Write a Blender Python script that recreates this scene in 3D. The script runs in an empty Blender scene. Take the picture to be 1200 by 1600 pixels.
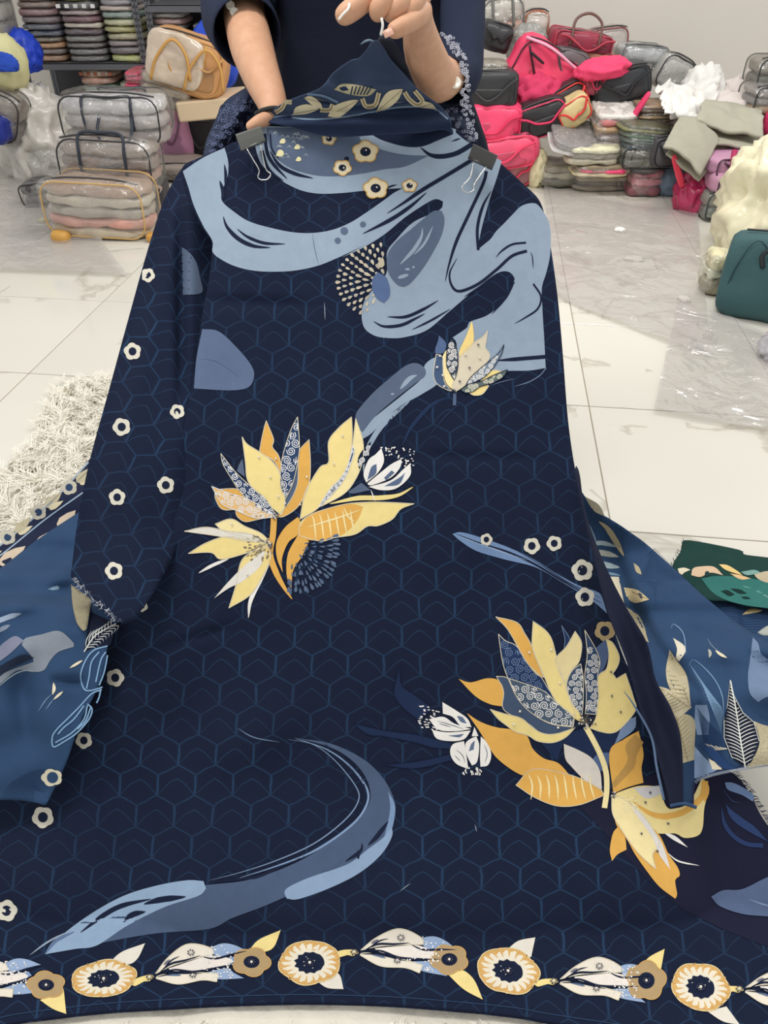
import bpy, bmesh, math, random
import numpy as np
from mathutils import Vector, noise, Matrix
from mathutils.geometry import delaunay_2d_cdt
R = math.radians
S = bpy.context.scene
COL = S.collection
random.seed(7)

# ------------------------------------------------------------ camera
H = 1.2; PITCH = R(38); F = 1186.0
cam_d = bpy.data.cameras.new('camera'); cam = bpy.data.objects.new('camera', cam_d); COL.objects.link(cam)
cam.location = (0, 0, H); cam.rotation_euler = (R(90) - PITCH, 0, 0)
cam_d.sensor_fit = 'VERTICAL'; cam_d.sensor_height = 36; cam_d.lens = 36 * F / 1600
cam_d.clip_start = 0.02; S.camera = cam
# ------------------------------------------------------------ light
w = bpy.data.worlds.new('world'); S.world = w; w.use_nodes = True
w.node_tree.nodes['Background'].inputs[0].default_value = (1.0, 0.985, 0.96, 1)
w.node_tree.nodes['Background'].inputs[1].default_value = 0.78
def area(name, loc, rot, sx, sy, power, col=(1, 1, 1)):
    d = bpy.data.lights.new(name, 'AREA'); d.shape = 'RECTANGLE'; d.size = sx; d.size_y = sy; d.energy = power; d.color = col
    o = bpy.data.objects.new(name, d); o.location = loc; o.rotation_euler = rot; COL.objects.link(o)
area('ceiling_lamp', (-0.7, 1.0, 3.0), (0, 0, 0), 1.6, 0.5, 42, (1, 0.98, 0.94))
area('ceiling_lamp', (0.9, 3.3, 3.0), (0, 0, 0), 2.4, 0.6, 62, (1, 0.98, 0.94))
S.view_settings.view_transform = 'Standard'; S.view_settings.look = 'None'
S.view_settings.exposure = 0.0; S.view_settings.gamma = 1.0; S.view_settings.use_curve_mapping = False
S.cycles.max_bounces = 8; S.cycles.transparent_max_bounces = 16
S.cycles.use_denoising = True

# ------------------------------------------------------------ geometry helpers
CP, SP = math.cos(PITCH), math.sin(PITCH)
def at(px, py, D):
    u = (px - 600) / F; v = (800 - py) / F
    return Vector((D * u, D * (CP + v * SP), H + D * (-SP + v * CP)))
def floorD(py, z=0.0):
    v = (800 - py) / F
    return (H - z) / max(0.02, SP - v * CP)
def G(px, py, z=0.0): return at(px, py, floorD(py, z))
def lin(c):
    if isinstance(c, str): c = tuple(int(c[i:i+2], 16) for i in (0, 2, 4))
    return tuple(((x/255)/12.92 if x/255 <= .04045 else ((x/255+.055)/1.055)**2.4) for x in c) + (1,)
def ev(o, label=None, cat=None, group=None, kind=None):
    if label: o['label'] = label
    if cat: o['category'] = cat
    if group: o['group'] = group
    if kind: o['kind'] = kind
    return o
def empty(name, label, cat, loc=(0, 0, 0), group=None):
    o = bpy.data.objects.new(name, None); o.location = loc; o.empty_display_size = .05; COL.objects.link(o)
    return ev(o, label, cat, group)
def mesh_obj(name, verts, faces, mats, parent=None, midx=None, smooth=True, uv=None):
    me = bpy.data.meshes.new(name); me.from_pydata([tuple(v) for v in verts], [], faces); me.update()
    if not isinstance(mats, (list, tuple)): mats = [mats]
    for m in mats: me.materials.append(m)
    if midx is not None: me.polygons.foreach_set('material_index', midx)
    if smooth: me.polygons.foreach_set('use_smooth', [True] * len(me.polygons))
    if uv is not None:
        l = me.uv_layers.new(name='UVMap'); vi = np.empty(len(me.loops), dtype=np.int32); me.loops.foreach_get('vertex_index', vi)
        l.data.foreach_set('uv', np.asarray(uv, dtype=np.float32)[vi].ravel())
    o = bpy.data.objects.new(name, me); COL.objects.link(o)
    if parent is not None:
        o.parent = parent
        if parent.type == 'EMPTY' or True:
            o.matrix_parent_inverse = Matrix.Translation(-Vector(parent.location)) if tuple(parent.location) != (0, 0, 0) else Matrix()
    return o

# ------------------------------------------------------------ materials
MC = {}
def nodes(m): 
    m.use_nodes = True; nt = m.node_tree; return nt, nt.nodes['Principled BSDF']
def mat(name, c, rough=.6, metal=0, bump=0, bscale=300, var=0, vscale=6, coat=0, sheen=0, spec=.5, distort=0):
    key = (name, str(c), rough, metal, bump, bscale, var, vscale, coat)
    if key in MC: return MC[key]
    m = bpy.data.materials.new(name); nt, b = nodes(m)
    b.inputs['Base Color'].default_value = lin(c); b.inputs['Roughness'].default_value = rough
    b.inputs['Metallic'].default_value = metal; b.inputs['Coat Weight'].default_value = coat
    b.inputs['Sheen Weight'].default_value = sheen; b.inputs['Specular IOR Level'].default_value = spec
    tc = nt.nodes.new('ShaderNodeTexCoord')
    n = nt.nodes.new('ShaderNodeTexNoise'); n.inputs['Scale'].default_value = vscale; n.inputs['Detail'].default_value = 5
    nt.links.new(tc.outputs['Object'], n.inputs['Vector'])
    if var:
        mx = nt.nodes.new('ShaderNodeMixRGB'); l = lin(c)
        mx.inputs[1].default_value = tuple(max(0, x * (1 - var)) for x in l[:3]) + (1,)
        mx.inputs[2].default_value = tuple(min(1, x * (1 + var) + .01 * var) for x in l[:3]) + (1,)
        nt.links.new(n.outputs['Fac'], mx.inputs[0]); nt.links.new(mx.outputs[0], b.inputs['Base Color'])
    if bump:
        n2 = nt.nodes.new('ShaderNodeTexNoise'); n2.inputs['Scale'].default_value = bscale; n2.inputs['Detail'].default_value = 3
        n2.inputs['Distortion'].default_value = distort
        nt.links.new(tc.outputs['Object'], n2.inputs['Vector'])
        bp = nt.nodes.new('ShaderNodeBump'); bp.inputs['Strength'].default_value = bump; bp.inputs['Distance'].default_value = .004
        nt.links.new(n2.outputs['Fac'], bp.inputs['Height']); nt.links.new(bp.outputs[0], b.inputs['Normal'])
    MC[key] = m; return m
def fab(c, name='printed_cotton'): return mat(name, c, .85, bump=.25, bscale=900, var=.10, vscale=60, sheen=0, spec=.15)
def film(name='clear_plastic', tint=(235, 232, 225), white=.12, gloss=.22, bscale=18):
    key = (name, tint, white, gloss, bscale)
    if key in MC: return MC[key]
    m = bpy.data.materials.new(name); m.use_nodes = True; nt = m.node_tree; nt.nodes.clear()
    o = nt.nodes.new('ShaderNodeOutputMaterial'); t = nt.nodes.new('ShaderNodeBsdfTransparent'); t.inputs[0].default_value = (.96, .96, .95, 1)
    d = nt.nodes.new('ShaderNodeBsdfDiffuse'); d.inputs[0].default_value = lin(tint)
    g = nt.nodes.new('ShaderNodeBsdfGlossy'); g.inputs['Roughness'].default_value = .12
    tc = nt.nodes.new('ShaderNodeTexCoord'); n = nt.nodes.new('ShaderNodeTexNoise'); n.inputs['Scale'].default_value = bscale
    n.inputs['Detail'].default_value = 4; n.inputs['Distortion'].default_value = 1.2
    nt.links.new(tc.outputs['Object'], n.inputs[0])
    bp = nt.nodes.new('ShaderNodeBump'); bp.inputs['Strength'].default_value = .9; bp.inputs['Distance'].default_value = .02
    nt.links.new(n.outputs[0], bp.inputs['Height'])
    for s in (d, g): nt.links.new(bp.outputs[0], s.inputs['Normal'])
    m1 = nt.nodes.new('ShaderNodeMixShader'); m1.inputs[0].default_value = white; nt.links.new(t.outputs[0], m1.inputs[1]); nt.links.new(d.outputs[0], m1.inputs[2])
    m2 = nt.nodes.new('ShaderNodeMixShader'); m2.inputs[0].default_value = gloss; nt.links.new(m1.outputs[0], m2.inputs[1]); nt.links.new(g.outputs[0], m2.inputs[2])
    nt.links.new(m2.outputs[0], o.inputs[0]); MC[key] = m; return m

# math-node helper
def MN(nt, op, a, b=None, c=None):
    n = nt.nodes.new('ShaderNodeMath'); n.operation = op
    for i, x in enumerate((a, b, c)):
        if x is None: continue
        if isinstance(x, (int, float)): n.inputs[i].default_value = x
        else: nt.links.new(x, n.inputs[i])
    return n.outputs[0]
def lattice_material(name, base_top, base_bot, line_top, line_bot, strength=1.0):
    m = bpy.data.materials.new(name); nt, b = nodes(m)
    b.inputs['Roughness'].default_value = .9; b.inputs['Specular IOR Level'].default_value = .12
    uv = nt.nodes.new('ShaderNodeUVMap'); uv.uv_map = 'UVMap'
    nz = nt.nodes.new('ShaderNodeTexNoise'); nz.inputs['Scale'].default_value = 2.0; nz.inputs['Detail'].default_value = 2
    nt.links.new(uv.outputs[0], nz.inputs['Vector'])
    sx = nt.nodes.new('ShaderNodeSeparateXYZ'); nt.links.new(uv.outputs[0], sx.inputs[0])
    nzc = MN(nt, 'MULTIPLY', MN(nt, 'SUBTRACT', nz.outputs['Fac'], .5), .10)
    x = MN(nt, 'ADD', sx.outputs[0], nzc)
    # arch the slanted edges
    fx = MN(nt, 'ABSOLUTE', MN(nt, 'SINE', MN(nt, 'MULTIPLY', x, math.pi)))
    y = MN(nt, 'ADD', MN(nt, 'ADD', sx.outputs[1], nzc), MN(nt, 'MULTIPLY', MN(nt, 'ABSOLUTE', MN(nt, 'SINE', MN(nt, 'MULTIPLY', x, 2 * math.pi))), .012))
    def hexd(ox, oy):
        qx = MN(nt, 'SUBTRACT', MN(nt, 'MODULO', MN(nt, 'ADD', x, ox), 1.0), .5); ax = MN(nt, 'ABSOLUTE', qx)
        qy = MN(nt, 'SUBTRACT', MN(nt, 'MODULO', MN(nt, 'ADD', y, oy), 1.732), .866); ay = MN(nt, 'ABSOLUTE', qy)
        return MN(nt, 'MAXIMUM', ax, MN(nt, 'ADD', MN(nt, 'MULTIPLY', ax, .5), MN(nt, 'MULTIPLY', ay, .866))), ax, qy
    dA, xA, yA = hexd(0, 0); dB, xB, yB = hexd(.5, .866)
    d = MN(nt, 'MINIMUM', dA, dB); sel = MN(nt, 'LESS_THAN', dB, dA)
    def pick(a_, b_): return MN(nt, 'ADD', MN(nt, 'MULTIPLY', b_, sel), MN(nt, 'MULTIPLY', a_, MN(nt, 'SUBTRACT', 1.0, sel)))
    lx, ly = pick(xA, xB), pick(yA, yB)
    arch = MN(nt, 'ADD', MN(nt, 'SUBTRACT', MN(nt, 'MULTIPLY', lx, .98), .19), MN(nt, 'MULTIPLY', MN(nt, 'SINE', MN(nt, 'MULTIPLY', lx, 2*math.pi)), -.05))
    ch = MN(nt, 'ABSOLUTE', MN(nt, 'SUBTRACT', ly, arch))
    def smooth(v_, a_, b_):
        q = nt.nodes.new('ShaderNodeMapRange'); q.interpolation_type = 'SMOOTHSTEP'; q.inputs['From Min'].default_value = a_; q.inputs['From Max'].default_value = b_; nt.links.new(v_, q.inputs['Value']); return q.outputs[0]
    stem = MN(nt, 'MULTIPLY', smooth(lx, .45, .49), smooth(MN(nt, 'ABSOLUTE', ly), .36, .20))
    mrA = MN(nt, 'MAXIMUM', MN(nt, 'MULTIPLY', smooth(d, .464, .496), .85), stem)
    mrO = MN(nt, 'MAXIMUM', mrA, MN(nt, 'MULTIPLY', smooth(ch, .038, .010), .6))
    echo = MN(nt, 'MULTIPLY', MN(nt, 'GREATER_THAN', MN(nt, 'SINE', MN(nt, 'MULTIPLY', MN(nt, 'MINIMUM', MN(nt, 'SUBTRACT', .5, d), MN(nt, 'MULTIPLY', ch, .7)), 110)), .5), .12)
    n3 = nt.nodes.new('ShaderNodeTexNoise'); n3.inputs['Scale'].default_value = .3; nt.links.new(uv.outputs[0], n3.inputs[0])
    patch = MN(nt, 'ADD', MN(nt, 'MULTIPLY', n3.outputs['Fac'], 1.5), .0)
    f = MN(nt, 'MULTIPLY', MN(nt, 'MAXIMUM', mrO, echo), MN(nt, 'MULTIPLY', patch, strength))
    g = nt.nodes.new('ShaderNodeMapRange'); g.inputs['From Min'].default_value = 286; g.inputs['From Max'].default_value = 304
    nt.links.new(sx.outputs[1], g.inputs['Value'])
    def mix(a, c, fac):
        q = nt.nodes.new('ShaderNodeMixRGB')
        for i, s_ in ((1, a), (2, c)):
            if isinstance(s_, tuple): q.inputs[i].default_value = s_
            else: nt.links.new(s_, q.inputs[i])
        nt.links.new(fac, q.inputs[0]); return q.outputs[0]
    cb = mix(lin(base_top), lin(base_bot), g.outputs[0]); cl = mix(lin(line_top), lin(line_bot), g.outputs[0])
    nt.links.new(mix(cb, cl, f), b.inputs['Base Color'])
    tc = nt.nodes.new('ShaderNodeTexCoord'); n2 = nt.nodes.new('ShaderNodeTexNoise'); n2.inputs['Scale'].default_value = 1200
    nt.links.new(tc.outputs['Object'], n2.inputs[0]); bp = nt.nodes.new('ShaderNodeBump'); bp.inputs['Strength'].default_value = .3; bp.inputs['Distance'].default_value = .002
    nt.links.new(n2.outputs[0], bp.inputs['Height']); nt.links.new(bp.outputs[0], b.inputs['Normal'])
    return m

# ------------------------------------------------------------ flat-print tracing on draped cloth
def view(x0, y0, s): return lambda pts: [(x0 + p[0] / s, y0 + p[1] / s) + tuple(p[2:]) for p in pts]
def cr(p0, p1, p2, p3, t):
    return tuple(.5 * (2*p1[i] + (p2[i]-p0[i])*t + (2*p0[i]-5*p1[i]+4*p2[i]-p3[i])*t*t + (3*p1[i]-p0[i]-3*p2[i]+p3[i])*t**3) for i in (0, 1))
def smooth_closed(pts, step, corner=62):
    n = len(pts); cs = []
    for i in range(n):
        a, b, c = pts[i-1], pts[i], pts[(i+1) % n]
        t = abs(math.degrees(math.atan2(c[1]-b[1], c[0]-b[0]) - math.atan2(b[1]-a[1], b[0]-a[0]))) % 360
        cs.append(min(t, 360 - t) > corner)
    out = []
    for i in range(n):
        p1, p2 = pts[i], pts[(i+1) % n]
        p0 = pts[i-1] if not cs[i] else (2*p1[0]-p2[0], 2*p1[1]-p2[1])
        p3 = pts[(i+2) % n] if not cs[(i+1) % n] else (2*p2[0]-p1[0], 2*p2[1]-p1[1])
        k = max(1, int(math.hypot(p2[0]-p1[0], p2[1]-p1[1]) / step))
        for j in range(k): out.append(cr(p0, p1, p2, p3, j / k))
    return out
def smooth_open(pts, step):
    out = []; n = len(pts)
    for i in range(n - 1):
        p1, p2 = pts[i], pts[i+1]
        p0 = pts[i-1] if i else (2*p1[0]-p2[0], 2*p1[1]-p2[1]); p3 = pts[i+2] if i + 2 < n else (2*p2[0]-p1[0], 2*p2[1]-p1[1])
        k = max(1, int(math.hypot(p2[0]-p1[0], p2[1]-p1[1]) / step))
        for j in range(k): out.append(cr(p0, p1, p2, p3, j / k))
    out.append(tuple(pts[-1][:2])); return out
def inside(poly, xs, ys):
    r = np.zeros(xs.shape, bool); n = len(poly)
    for i in range(n):
        x1, y1 = poly[i][:2]; x2, y2 = poly[i-1][:2]
        if y1 == y2: continue
        c = ((y1 > ys) != (y2 > ys)) & (xs < (x2-x1)*(ys-y1)/(y2-y1) + x1); r ^= c
    return r
def tess(poly, sp):
    P = np.array(poly); x0, y0 = P.min(0); x1, y1 = P.max(0)
    pts = [Vector((float(a), float(b))) for a, b in poly]; nb = len(pts)
    if x1 - x0 > sp and y1 - y0 > sp:
        gx, gy = np.meshgrid(np.arange(x0 + sp*.5, x1, sp), np.arange(y0 + sp*.5, y1, sp))
        gx = gx + (np.arange(gx.shape[0]) % 2)[:, None] * sp * .5
        ok = inside(poly, gx, gy); gx, gy = gx[ok], gy[ok]
        if len(gx):
            bd = np.full(gx.shape, 1e9)
            B = P[::max(1, len(P)//400)]
            for bx, by in B: bd = np.minimum(bd, (gx-bx)**2 + (gy-by)**2)
            k = bd > (sp*.35)**2
            pts += [Vector((float(a), float(b))) for a, b in zip(gx[k], gy[k])]
    v, e, f, *_ = delaunay_2d_cdt(pts, [(i, (i+1) % nb) for i in range(nb)], [list(range(nb))], 1, 1e-4)
    return [(p.x, p.y) for p in v], [list(q) for q in f]
BASE_OFF, LAYER = .0007, .0002
class Patch:
    """collects traced shapes, laid on the cloth surface DF (depth as a function of place)"""
    def __init__(s, DF, lift=0): s.v = []; s.f = []; s.m = []; s.mats = []; s.D = DF; s.lift = lift; s.px = []
    def mi(s, m):
        if m not in s.mats: s.mats.append(m)
        return s.mats.index(m)
    def add(s, p2, faces, m, layer):
        b = len(s.v); off = 0 if layer < 0 else BASE_OFF + LAYER * layer
        for x, y in p2: s.v.append(at(x, y, s.D(x, y) - off - s.lift)); s.px.append((x, y))
        i = s.mi(m)
        for f in faces: 
            a, c, d = p2[f[0]], p2[f[1]], p2[f[2]]
            if (c[0]-a[0])*(d[1]-a[1]) - (c[1]-a[1])*(d[0]-a[0]) > 0: f = f[::-1]
            s.f.append([b + q for q in f]); s.m.append(i)
    def poly(s, pts, m, layer=0, sp=7, step=3, corner=62, raw=False):
        if isinstance(m, (str, tuple)): m = fab(m)
        b = [tuple(p[:2]) for p in pts] if raw else smooth_closed([p[:2] for p in pts], step, corner)
        v, f = tess(b, sp); s.add(v, f, m, layer)
    def stroke(s, pts, width, m, layer=1, taper=(1, 1), step=3, smooth=True):
        if isinstance(m, (str, tuple)): m = fab(m)
        c = smooth_open([p[:2] for p in pts], step) if smooth else [tuple(p[:2]) for p in pts]
        n = len(c)
        if n < 2: return
        L, Rr = [], []
        for i, (x, y) in enumerate(c):
            a = c[max(0, i-1)]; d = c[min(n-1, i+1)]; dx, dy = d[0]-a[0], d[1]-a[1]; q = math.hypot(dx, dy) or 1
            t = i / (n - 1); k = 1
            if taper[0]: k *= min(1, (t / .35)) ** .7 * .92 + .08
            if taper[1]: k *= min(1, ((1 - t) / .35)) ** .7 * .92 + .08
            h = width * k / 2; L.append((x - dy/q*h, y + dx/q*h)); Rr.append((x + dy/q*h, y - dx/q*h))
        p2 = L + Rr; s.add(p2, [[i, i+1, n+i+1, n+i] for i in range(n-1)], m, layer)
    def dot(s, x, y, r, m, layer=1, ry=None, rot=0, n=9):
        if isinstance(m, (str, tuple)): m = fab(m)
        ry = ry or r; p = [(x, y)]
        for i in range(n):
            a = 2*math.pi*i/n; u, v = math.cos(a)*r, math.sin(a)*ry
            p.append((x + u*math.cos(rot) - v*math.sin(rot), y + u*math.sin(rot) + v*math.cos(rot)))
        s.add(p, [[0, 1+i, 1+(i+1) % n] for i in range(n)], m, layer)
    def tear(s, x, y, L, W, ang, m, layer=1):
        ca, sa = math.cos(ang), math.sin(ang); q = [(-.5, 0), (-.2, -.32), (.15, -.5), (.4, -.35), (.5, 0), (.4, .35), (.15, .5), (-.2, .32)]
        p = [(x + a*L*ca - b*W*sa, y + a*L*sa + b*W*ca) for a, b in q]
        if isinstance(m, (str, tuple)): m = fab(m)
        s.add([(x, y)] + p, [[0, 1+i, 1+(i+1) % 8] for i in range(8)], m, layer)
    def spirals(s, poly, r, m, layer, jitter=.15, w=1.0, dens=2.0):
        P = np.array([p[:2] for p in poly]); x0, y0 = P.min(0); x1, y1 = P.max(0); k = 0
        yy = y0 + r * .4
        while yy < y1:
            xx = x0 + r * .4 + (k % 2) * r * dens / 2
            while xx < x1:
                cx, cy = xx + random.uniform(-1, 1)*r*jitter, yy + random.uniform(-1, 1)*r*jitter
                if bool(inside(poly, np.array([cx]), np.array([cy]))[0]):
                    a0 = random.uniform(0, 6.28); sg = random.choice((-1, 1)); pts = []
                    for i in range(15):
                        t = i / 14; rr = r * (.12 + .88 * t); a = a0 + sg * t * 4.2 * math.pi * .95
                        q = (cx + rr*math.cos(a), cy + rr*math.sin(a)); pts.append(q)
                    ok = inside(poly, np.array([q[0] for q in pts]), np.array([q[1] for q in pts]))
                    pts = [q for q, o in zip(pts, ok) if o]
                    if len(pts) > 5: s.stroke(pts, w, m, layer, (0, 0), smooth=False)
                xx += r * dens
            yy += r * dens * .87; k += 1
    def outline(s, pts, m, w=1.1, layer=4, step=3):
        if isinstance(m, (str, tuple)): m = fab(m)
        c = smooth_closed([p[:2] for p in pts], step); s.stroke(c + [c[0]], w, m, layer, (0, 0), smooth=False)
    def build(s, name, parent, uvf=None, solid=0):
        o = mesh_obj(name, s.v, s.f, s.mats, parent, s.m, True, [uvf(*p) for p in s.px] if uvf else None)
        if solid:
            md = o.modifiers.new('thickness', 'SOLIDIFY'); md.thickness = solid; md.offset = -1
        return o

def interp(x, xs, ys):
    if x <= xs[0]: return ys[0]
    for i in range(1, len(xs)):
        if x <= xs[i]:
            t = (x - xs[i-1]) / (xs[i] - xs[i-1]); t = t*t*(3-2*t); return ys[i-1] + (ys[i]-ys[i-1])*t
    return ys[-1]
def sst(a, b, x): t = max(0, min(1, (x-a)/(b-a))); return t*t*(3-2*t)
def ridge(x, c, wd): q = (x-c)/wd; return math.exp(-q*q)
def line_x(y, pts):  # pts (x,y) sorted by y
    return float(np.interp(y, [p[1] for p in pts], [p[0] for p in pts]))
# ------------------------------------------------------------ setting
def marble():
    m = bpy.data.materials.new('polished_marble_tile'); nt, b = nodes(m)
    tc = nt.nodes.new('ShaderNodeTexCoord'); oi = nt.nodes.new('ShaderNodeObjectInfo')
    add = nt.nodes.new('ShaderNodeVectorMath'); add.operation = 'MULTIPLY_ADD'
    nt.links.new(oi.outputs['Random'], add.inputs[0]); add.inputs[1].default_value = (37, 19, 11); nt.links.new(tc.outputs['Object'], add.inputs[2])
    n1 = nt.nodes.new('ShaderNodeTexNoise'); n1.inputs['Scale'].default_value = 1.7; n1.inputs['Detail'].default_value = 6; n1.inputs['Distortion'].default_value = .8
    nt.links.new(add.outputs[0], n1.inputs[0])
    r = nt.nodes.new('ShaderNodeValToRGB'); cr_ = r.color_ramp
    cr_.elements[0].position = .478; cr_.elements[0].color = (0, 0, 0, 1); cr_.elements[1].position = .522; cr_.elements[1].color = (0, 0, 0, 1)
    e = cr_.elements.new(.5); e.color = (1, 1, 1, 1)
    nt.links.new(n1.outputs['Fac'], r.inputs[0])
    n2 = nt.nodes.new('ShaderNodeTexNoise'); n2.inputs['Scale'].default_value = 2.3; nt.links.new(add.outputs[0], n2.inputs[0])
    k = MN(nt, 'MULTIPLY', r.outputs[0], MN(nt, 'MULTIPLY', MN(nt, 'GREATER_THAN', n2.outputs['Fac'], .52), .34))
    n3 = nt.nodes.new('ShaderNodeTexNoise'); n3.inputs['Scale'].default_value = 1.1; n3.inputs['Detail'].default_value = 3; nt.links.new(add.outputs[0], n3.inputs[0])
    base = nt.nodes.new('ShaderNodeMixRGB'); base.inputs[1].default_value = lin((206, 203, 193)); base.inputs[2].default_value = lin((224, 221, 210))
    nt.links.new(n3.outputs['Fac'], base.inputs[0])
    mx = nt.nodes.new('ShaderNodeMixRGB'); nt.links.new(base.outputs[0], mx.inputs[1]); mx.inputs[2].default_value = lin((120, 104, 78))
    nt.links.new(k, mx.inputs[0]); nt.links.new(mx.outputs[0], b.inputs['Base Color'])
    b.inputs['Roughness'].default_value = .10; b.inputs['Specular IOR Level'].default_value = .55
    return m
grout = mat('grey_grout', (150, 140, 122), .9)
floor = mesh_obj('floor', [(-4.5, -1.5, -.02), (4.5, -1.5, -.02), (4.5, 7.2, -.02), (-4.5, 7.2, -.02), (-4.5, -1.5, -.0025), (4.5, -1.5, -.0025), (4.5, 7.2, -.0025), (-4.5, 7.2, -.0025)],
                 [[0, 3, 2, 1], [4, 5, 6, 7], [0, 1, 5, 4], [1, 2, 6, 5], [2, 3, 7, 6], [3, 0, 4, 7]], grout, smooth=False)
ev(floor, kind='structure')
T = .615; TA = R(-6.8)
A0 = G(45, 583); marb = marble(); tile_me = None
for i in range(-7, 9):
    for j in range(-7, 9):
        cx = (i + .5) * T; cy = (j + .5) * T
        wx = A0.x + cx*math.cos(TA) - cy*math.sin(TA); wy = A0.y + cx*math.sin(TA) + cy*math.cos(TA)
        if abs(wx) > 4.2 or wy < -1.1 or wy > 6.4: continue
        if tile_me is None:
            h = T/2 - .0016; q = h - .002
            vs = [(-h, -h, -.0024), (h, -h, -.0024), (h, h, -.0024), (-h, h, -.0024), (-h, -h, -.001), (h, -h, -.001), (h, h, -.001), (-h, h, -.001), (-q, -q, 0), (q, -q, 0), (q, q, 0), (-q, q, 0)]
            fs = [[0, 1, 5, 4], [1, 2, 6, 5], [2, 3, 7, 6], [3, 0, 4, 7], [4, 5, 9, 8], [5, 6, 10, 9], [6, 7, 11, 10], [7, 4, 8, 11], [8, 9, 10, 11]]
            tl = mesh_obj('floor_tile', vs, fs, marb, floor, smooth=False); tile_me = tl.data
        else:
            tl = bpy.data.objects.new('floor_tile', tile_me); COL.objects.link(tl); tl.parent = floor
        tl.location = (wx, wy, 0); tl.rotation_euler = (0, 0, TA)
def box_vf(x0, y0, z0, x1, y1, z1):
    return ([(x0, y0, z0), (x1, y0, z0), (x1, y1, z0), (x0, y1, z0), (x0, y0, z1), (x1, y0, z1), (x1, y1, z1), (x0, y1, z1)],
            [[0, 3, 2, 1], [4, 5, 6, 7], [0, 1, 5, 4], [1, 2, 6, 5], [2, 3, 7, 6], [3, 0, 4, 7]])
def merge(parts):
    V, Fc = [], []
    for v, f in parts:
        b = len(V); V += [tuple(p) for p in v]; Fc += [[b + i for i in q] for q in f]
    return V, Fc
wallm = mat('white_painted_plaster', (216, 211, 203), .9, bump=.25, bscale=7, var=.05, vscale=1.4)
v, f = box_vf(-4.6, 0, -.02, 4.6, .15, 2.9)
wb = mesh_obj('wall_back', v, f, wallm, smooth=False); wb.location = (0, 5.9, 0); wb.rotation_euler = (0, 0, TA); ev(wb, kind='structure')
v, f = box_vf(-4.6, -.012, 0, 4.6, 0, .1)
sk = mesh_obj('baseboard_back', v, f, mat('white_tile_skirting', (206, 202, 192), .3), smooth=False); sk.location = (0, 5.9, 0); sk.rotation_euler = (0, 0, TA); ev(sk, kind='structure')

# ------------------------------------------------------------ soft object generators
def noiseV(p, s, seed): return noise.noise(Vector((p[0]*s + seed*3.1, p[1]*s - seed*1.7, p[2]*s + seed*.9)))
def soft_box(w, d, h, seed=0, n=(14, 8, 8), e=3.2, amp=.02, fs=6, flat=True, sag=0, fold=0):
    """rounded stuffed box, base at z=0"""
    bm = bmesh.new(); bmesh.ops.create_cube(bm, size=2)
    bmesh.ops.subdivide_edges(bm, edges=bm.edges[:], cuts=9, use_grid_fill=True)
    for v in bm.verts:
        p = v.co; m_ = max(abs(p.x), abs(p.y), abs(p.z)); l = (abs(p.x)**e + abs(p.y)**e + abs(p.z)**e) ** (1/e)
        q = p * (m_ / l)
        x, y, z = q.x*w/2, q.y*d/2, q.z*h/2
        k = noiseV((x, y, z), fs, seed) * amp + noiseV((x, y, z), fs*3, seed+5) * amp * .4
        k += amp * .9 * (.35 - abs(noiseV((x, y, z), fs*1.9, seed+11)))
        if fold: k += fold * math.sin((z/h*2 + noiseV((x, y, z), 4, seed)) * 9)
        nv = Vector((q.x/w, q.y/d, q.z/h)); nv.normalize()
        x += nv.x*k; y += nv.y*k; z += nv.z*k
        if sag: z -= sag * (1 - (abs(q.x))**2) * max(0, q.z)
        z += h/2
        if flat and z < h*.04: z = 0
        v.co = (x, y, max(z, 0))
    V = [tuple(v.co) for v in bm.verts]; bm.verts.index_update(); Fc = [[v.index for v in fc.verts] for fc in bm.faces]; bm.free()
    return V, Fc
def crumple(rx, ry, rz, seed=0, amp=.25, fs=7, sub=4, flat=True, tie=False):
    bm = bmesh.new(); bmesh.ops.create_icosphere(bm, subdivisions=sub, radius=1)
    for v in bm.verts:
        p = v.co.copy(); k = 1 + amp * (1 - 2*abs(noise.noise(Vector((p.x*fs*.4 + seed, p.y*fs*.4, p.z*fs*.25))))) * .7 + amp * .5 * (.5 - abs(noise.noise(Vector((p.x*fs + seed*2, p.y*fs, p.z*fs*.7)))))
        z = p.z
        if tie and z > .55:
            t = (z - .55) / .45; k *= 1 - .75 * math.sin(t * math.pi * .8) ; z += t * .25
        x, y, z = p.x*k*rx, p.y*k*ry, (z * (k if not tie else 1) + .82) * rz
        v.co = (x, y, max(0, z) if flat else z)
    bm.verts.index_update(); V = [tuple(v.co) for v in bm.verts]; Fc = [[v.index for v in fc.verts] for fc in bm.faces]; bm.free(); return V, Fc
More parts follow.
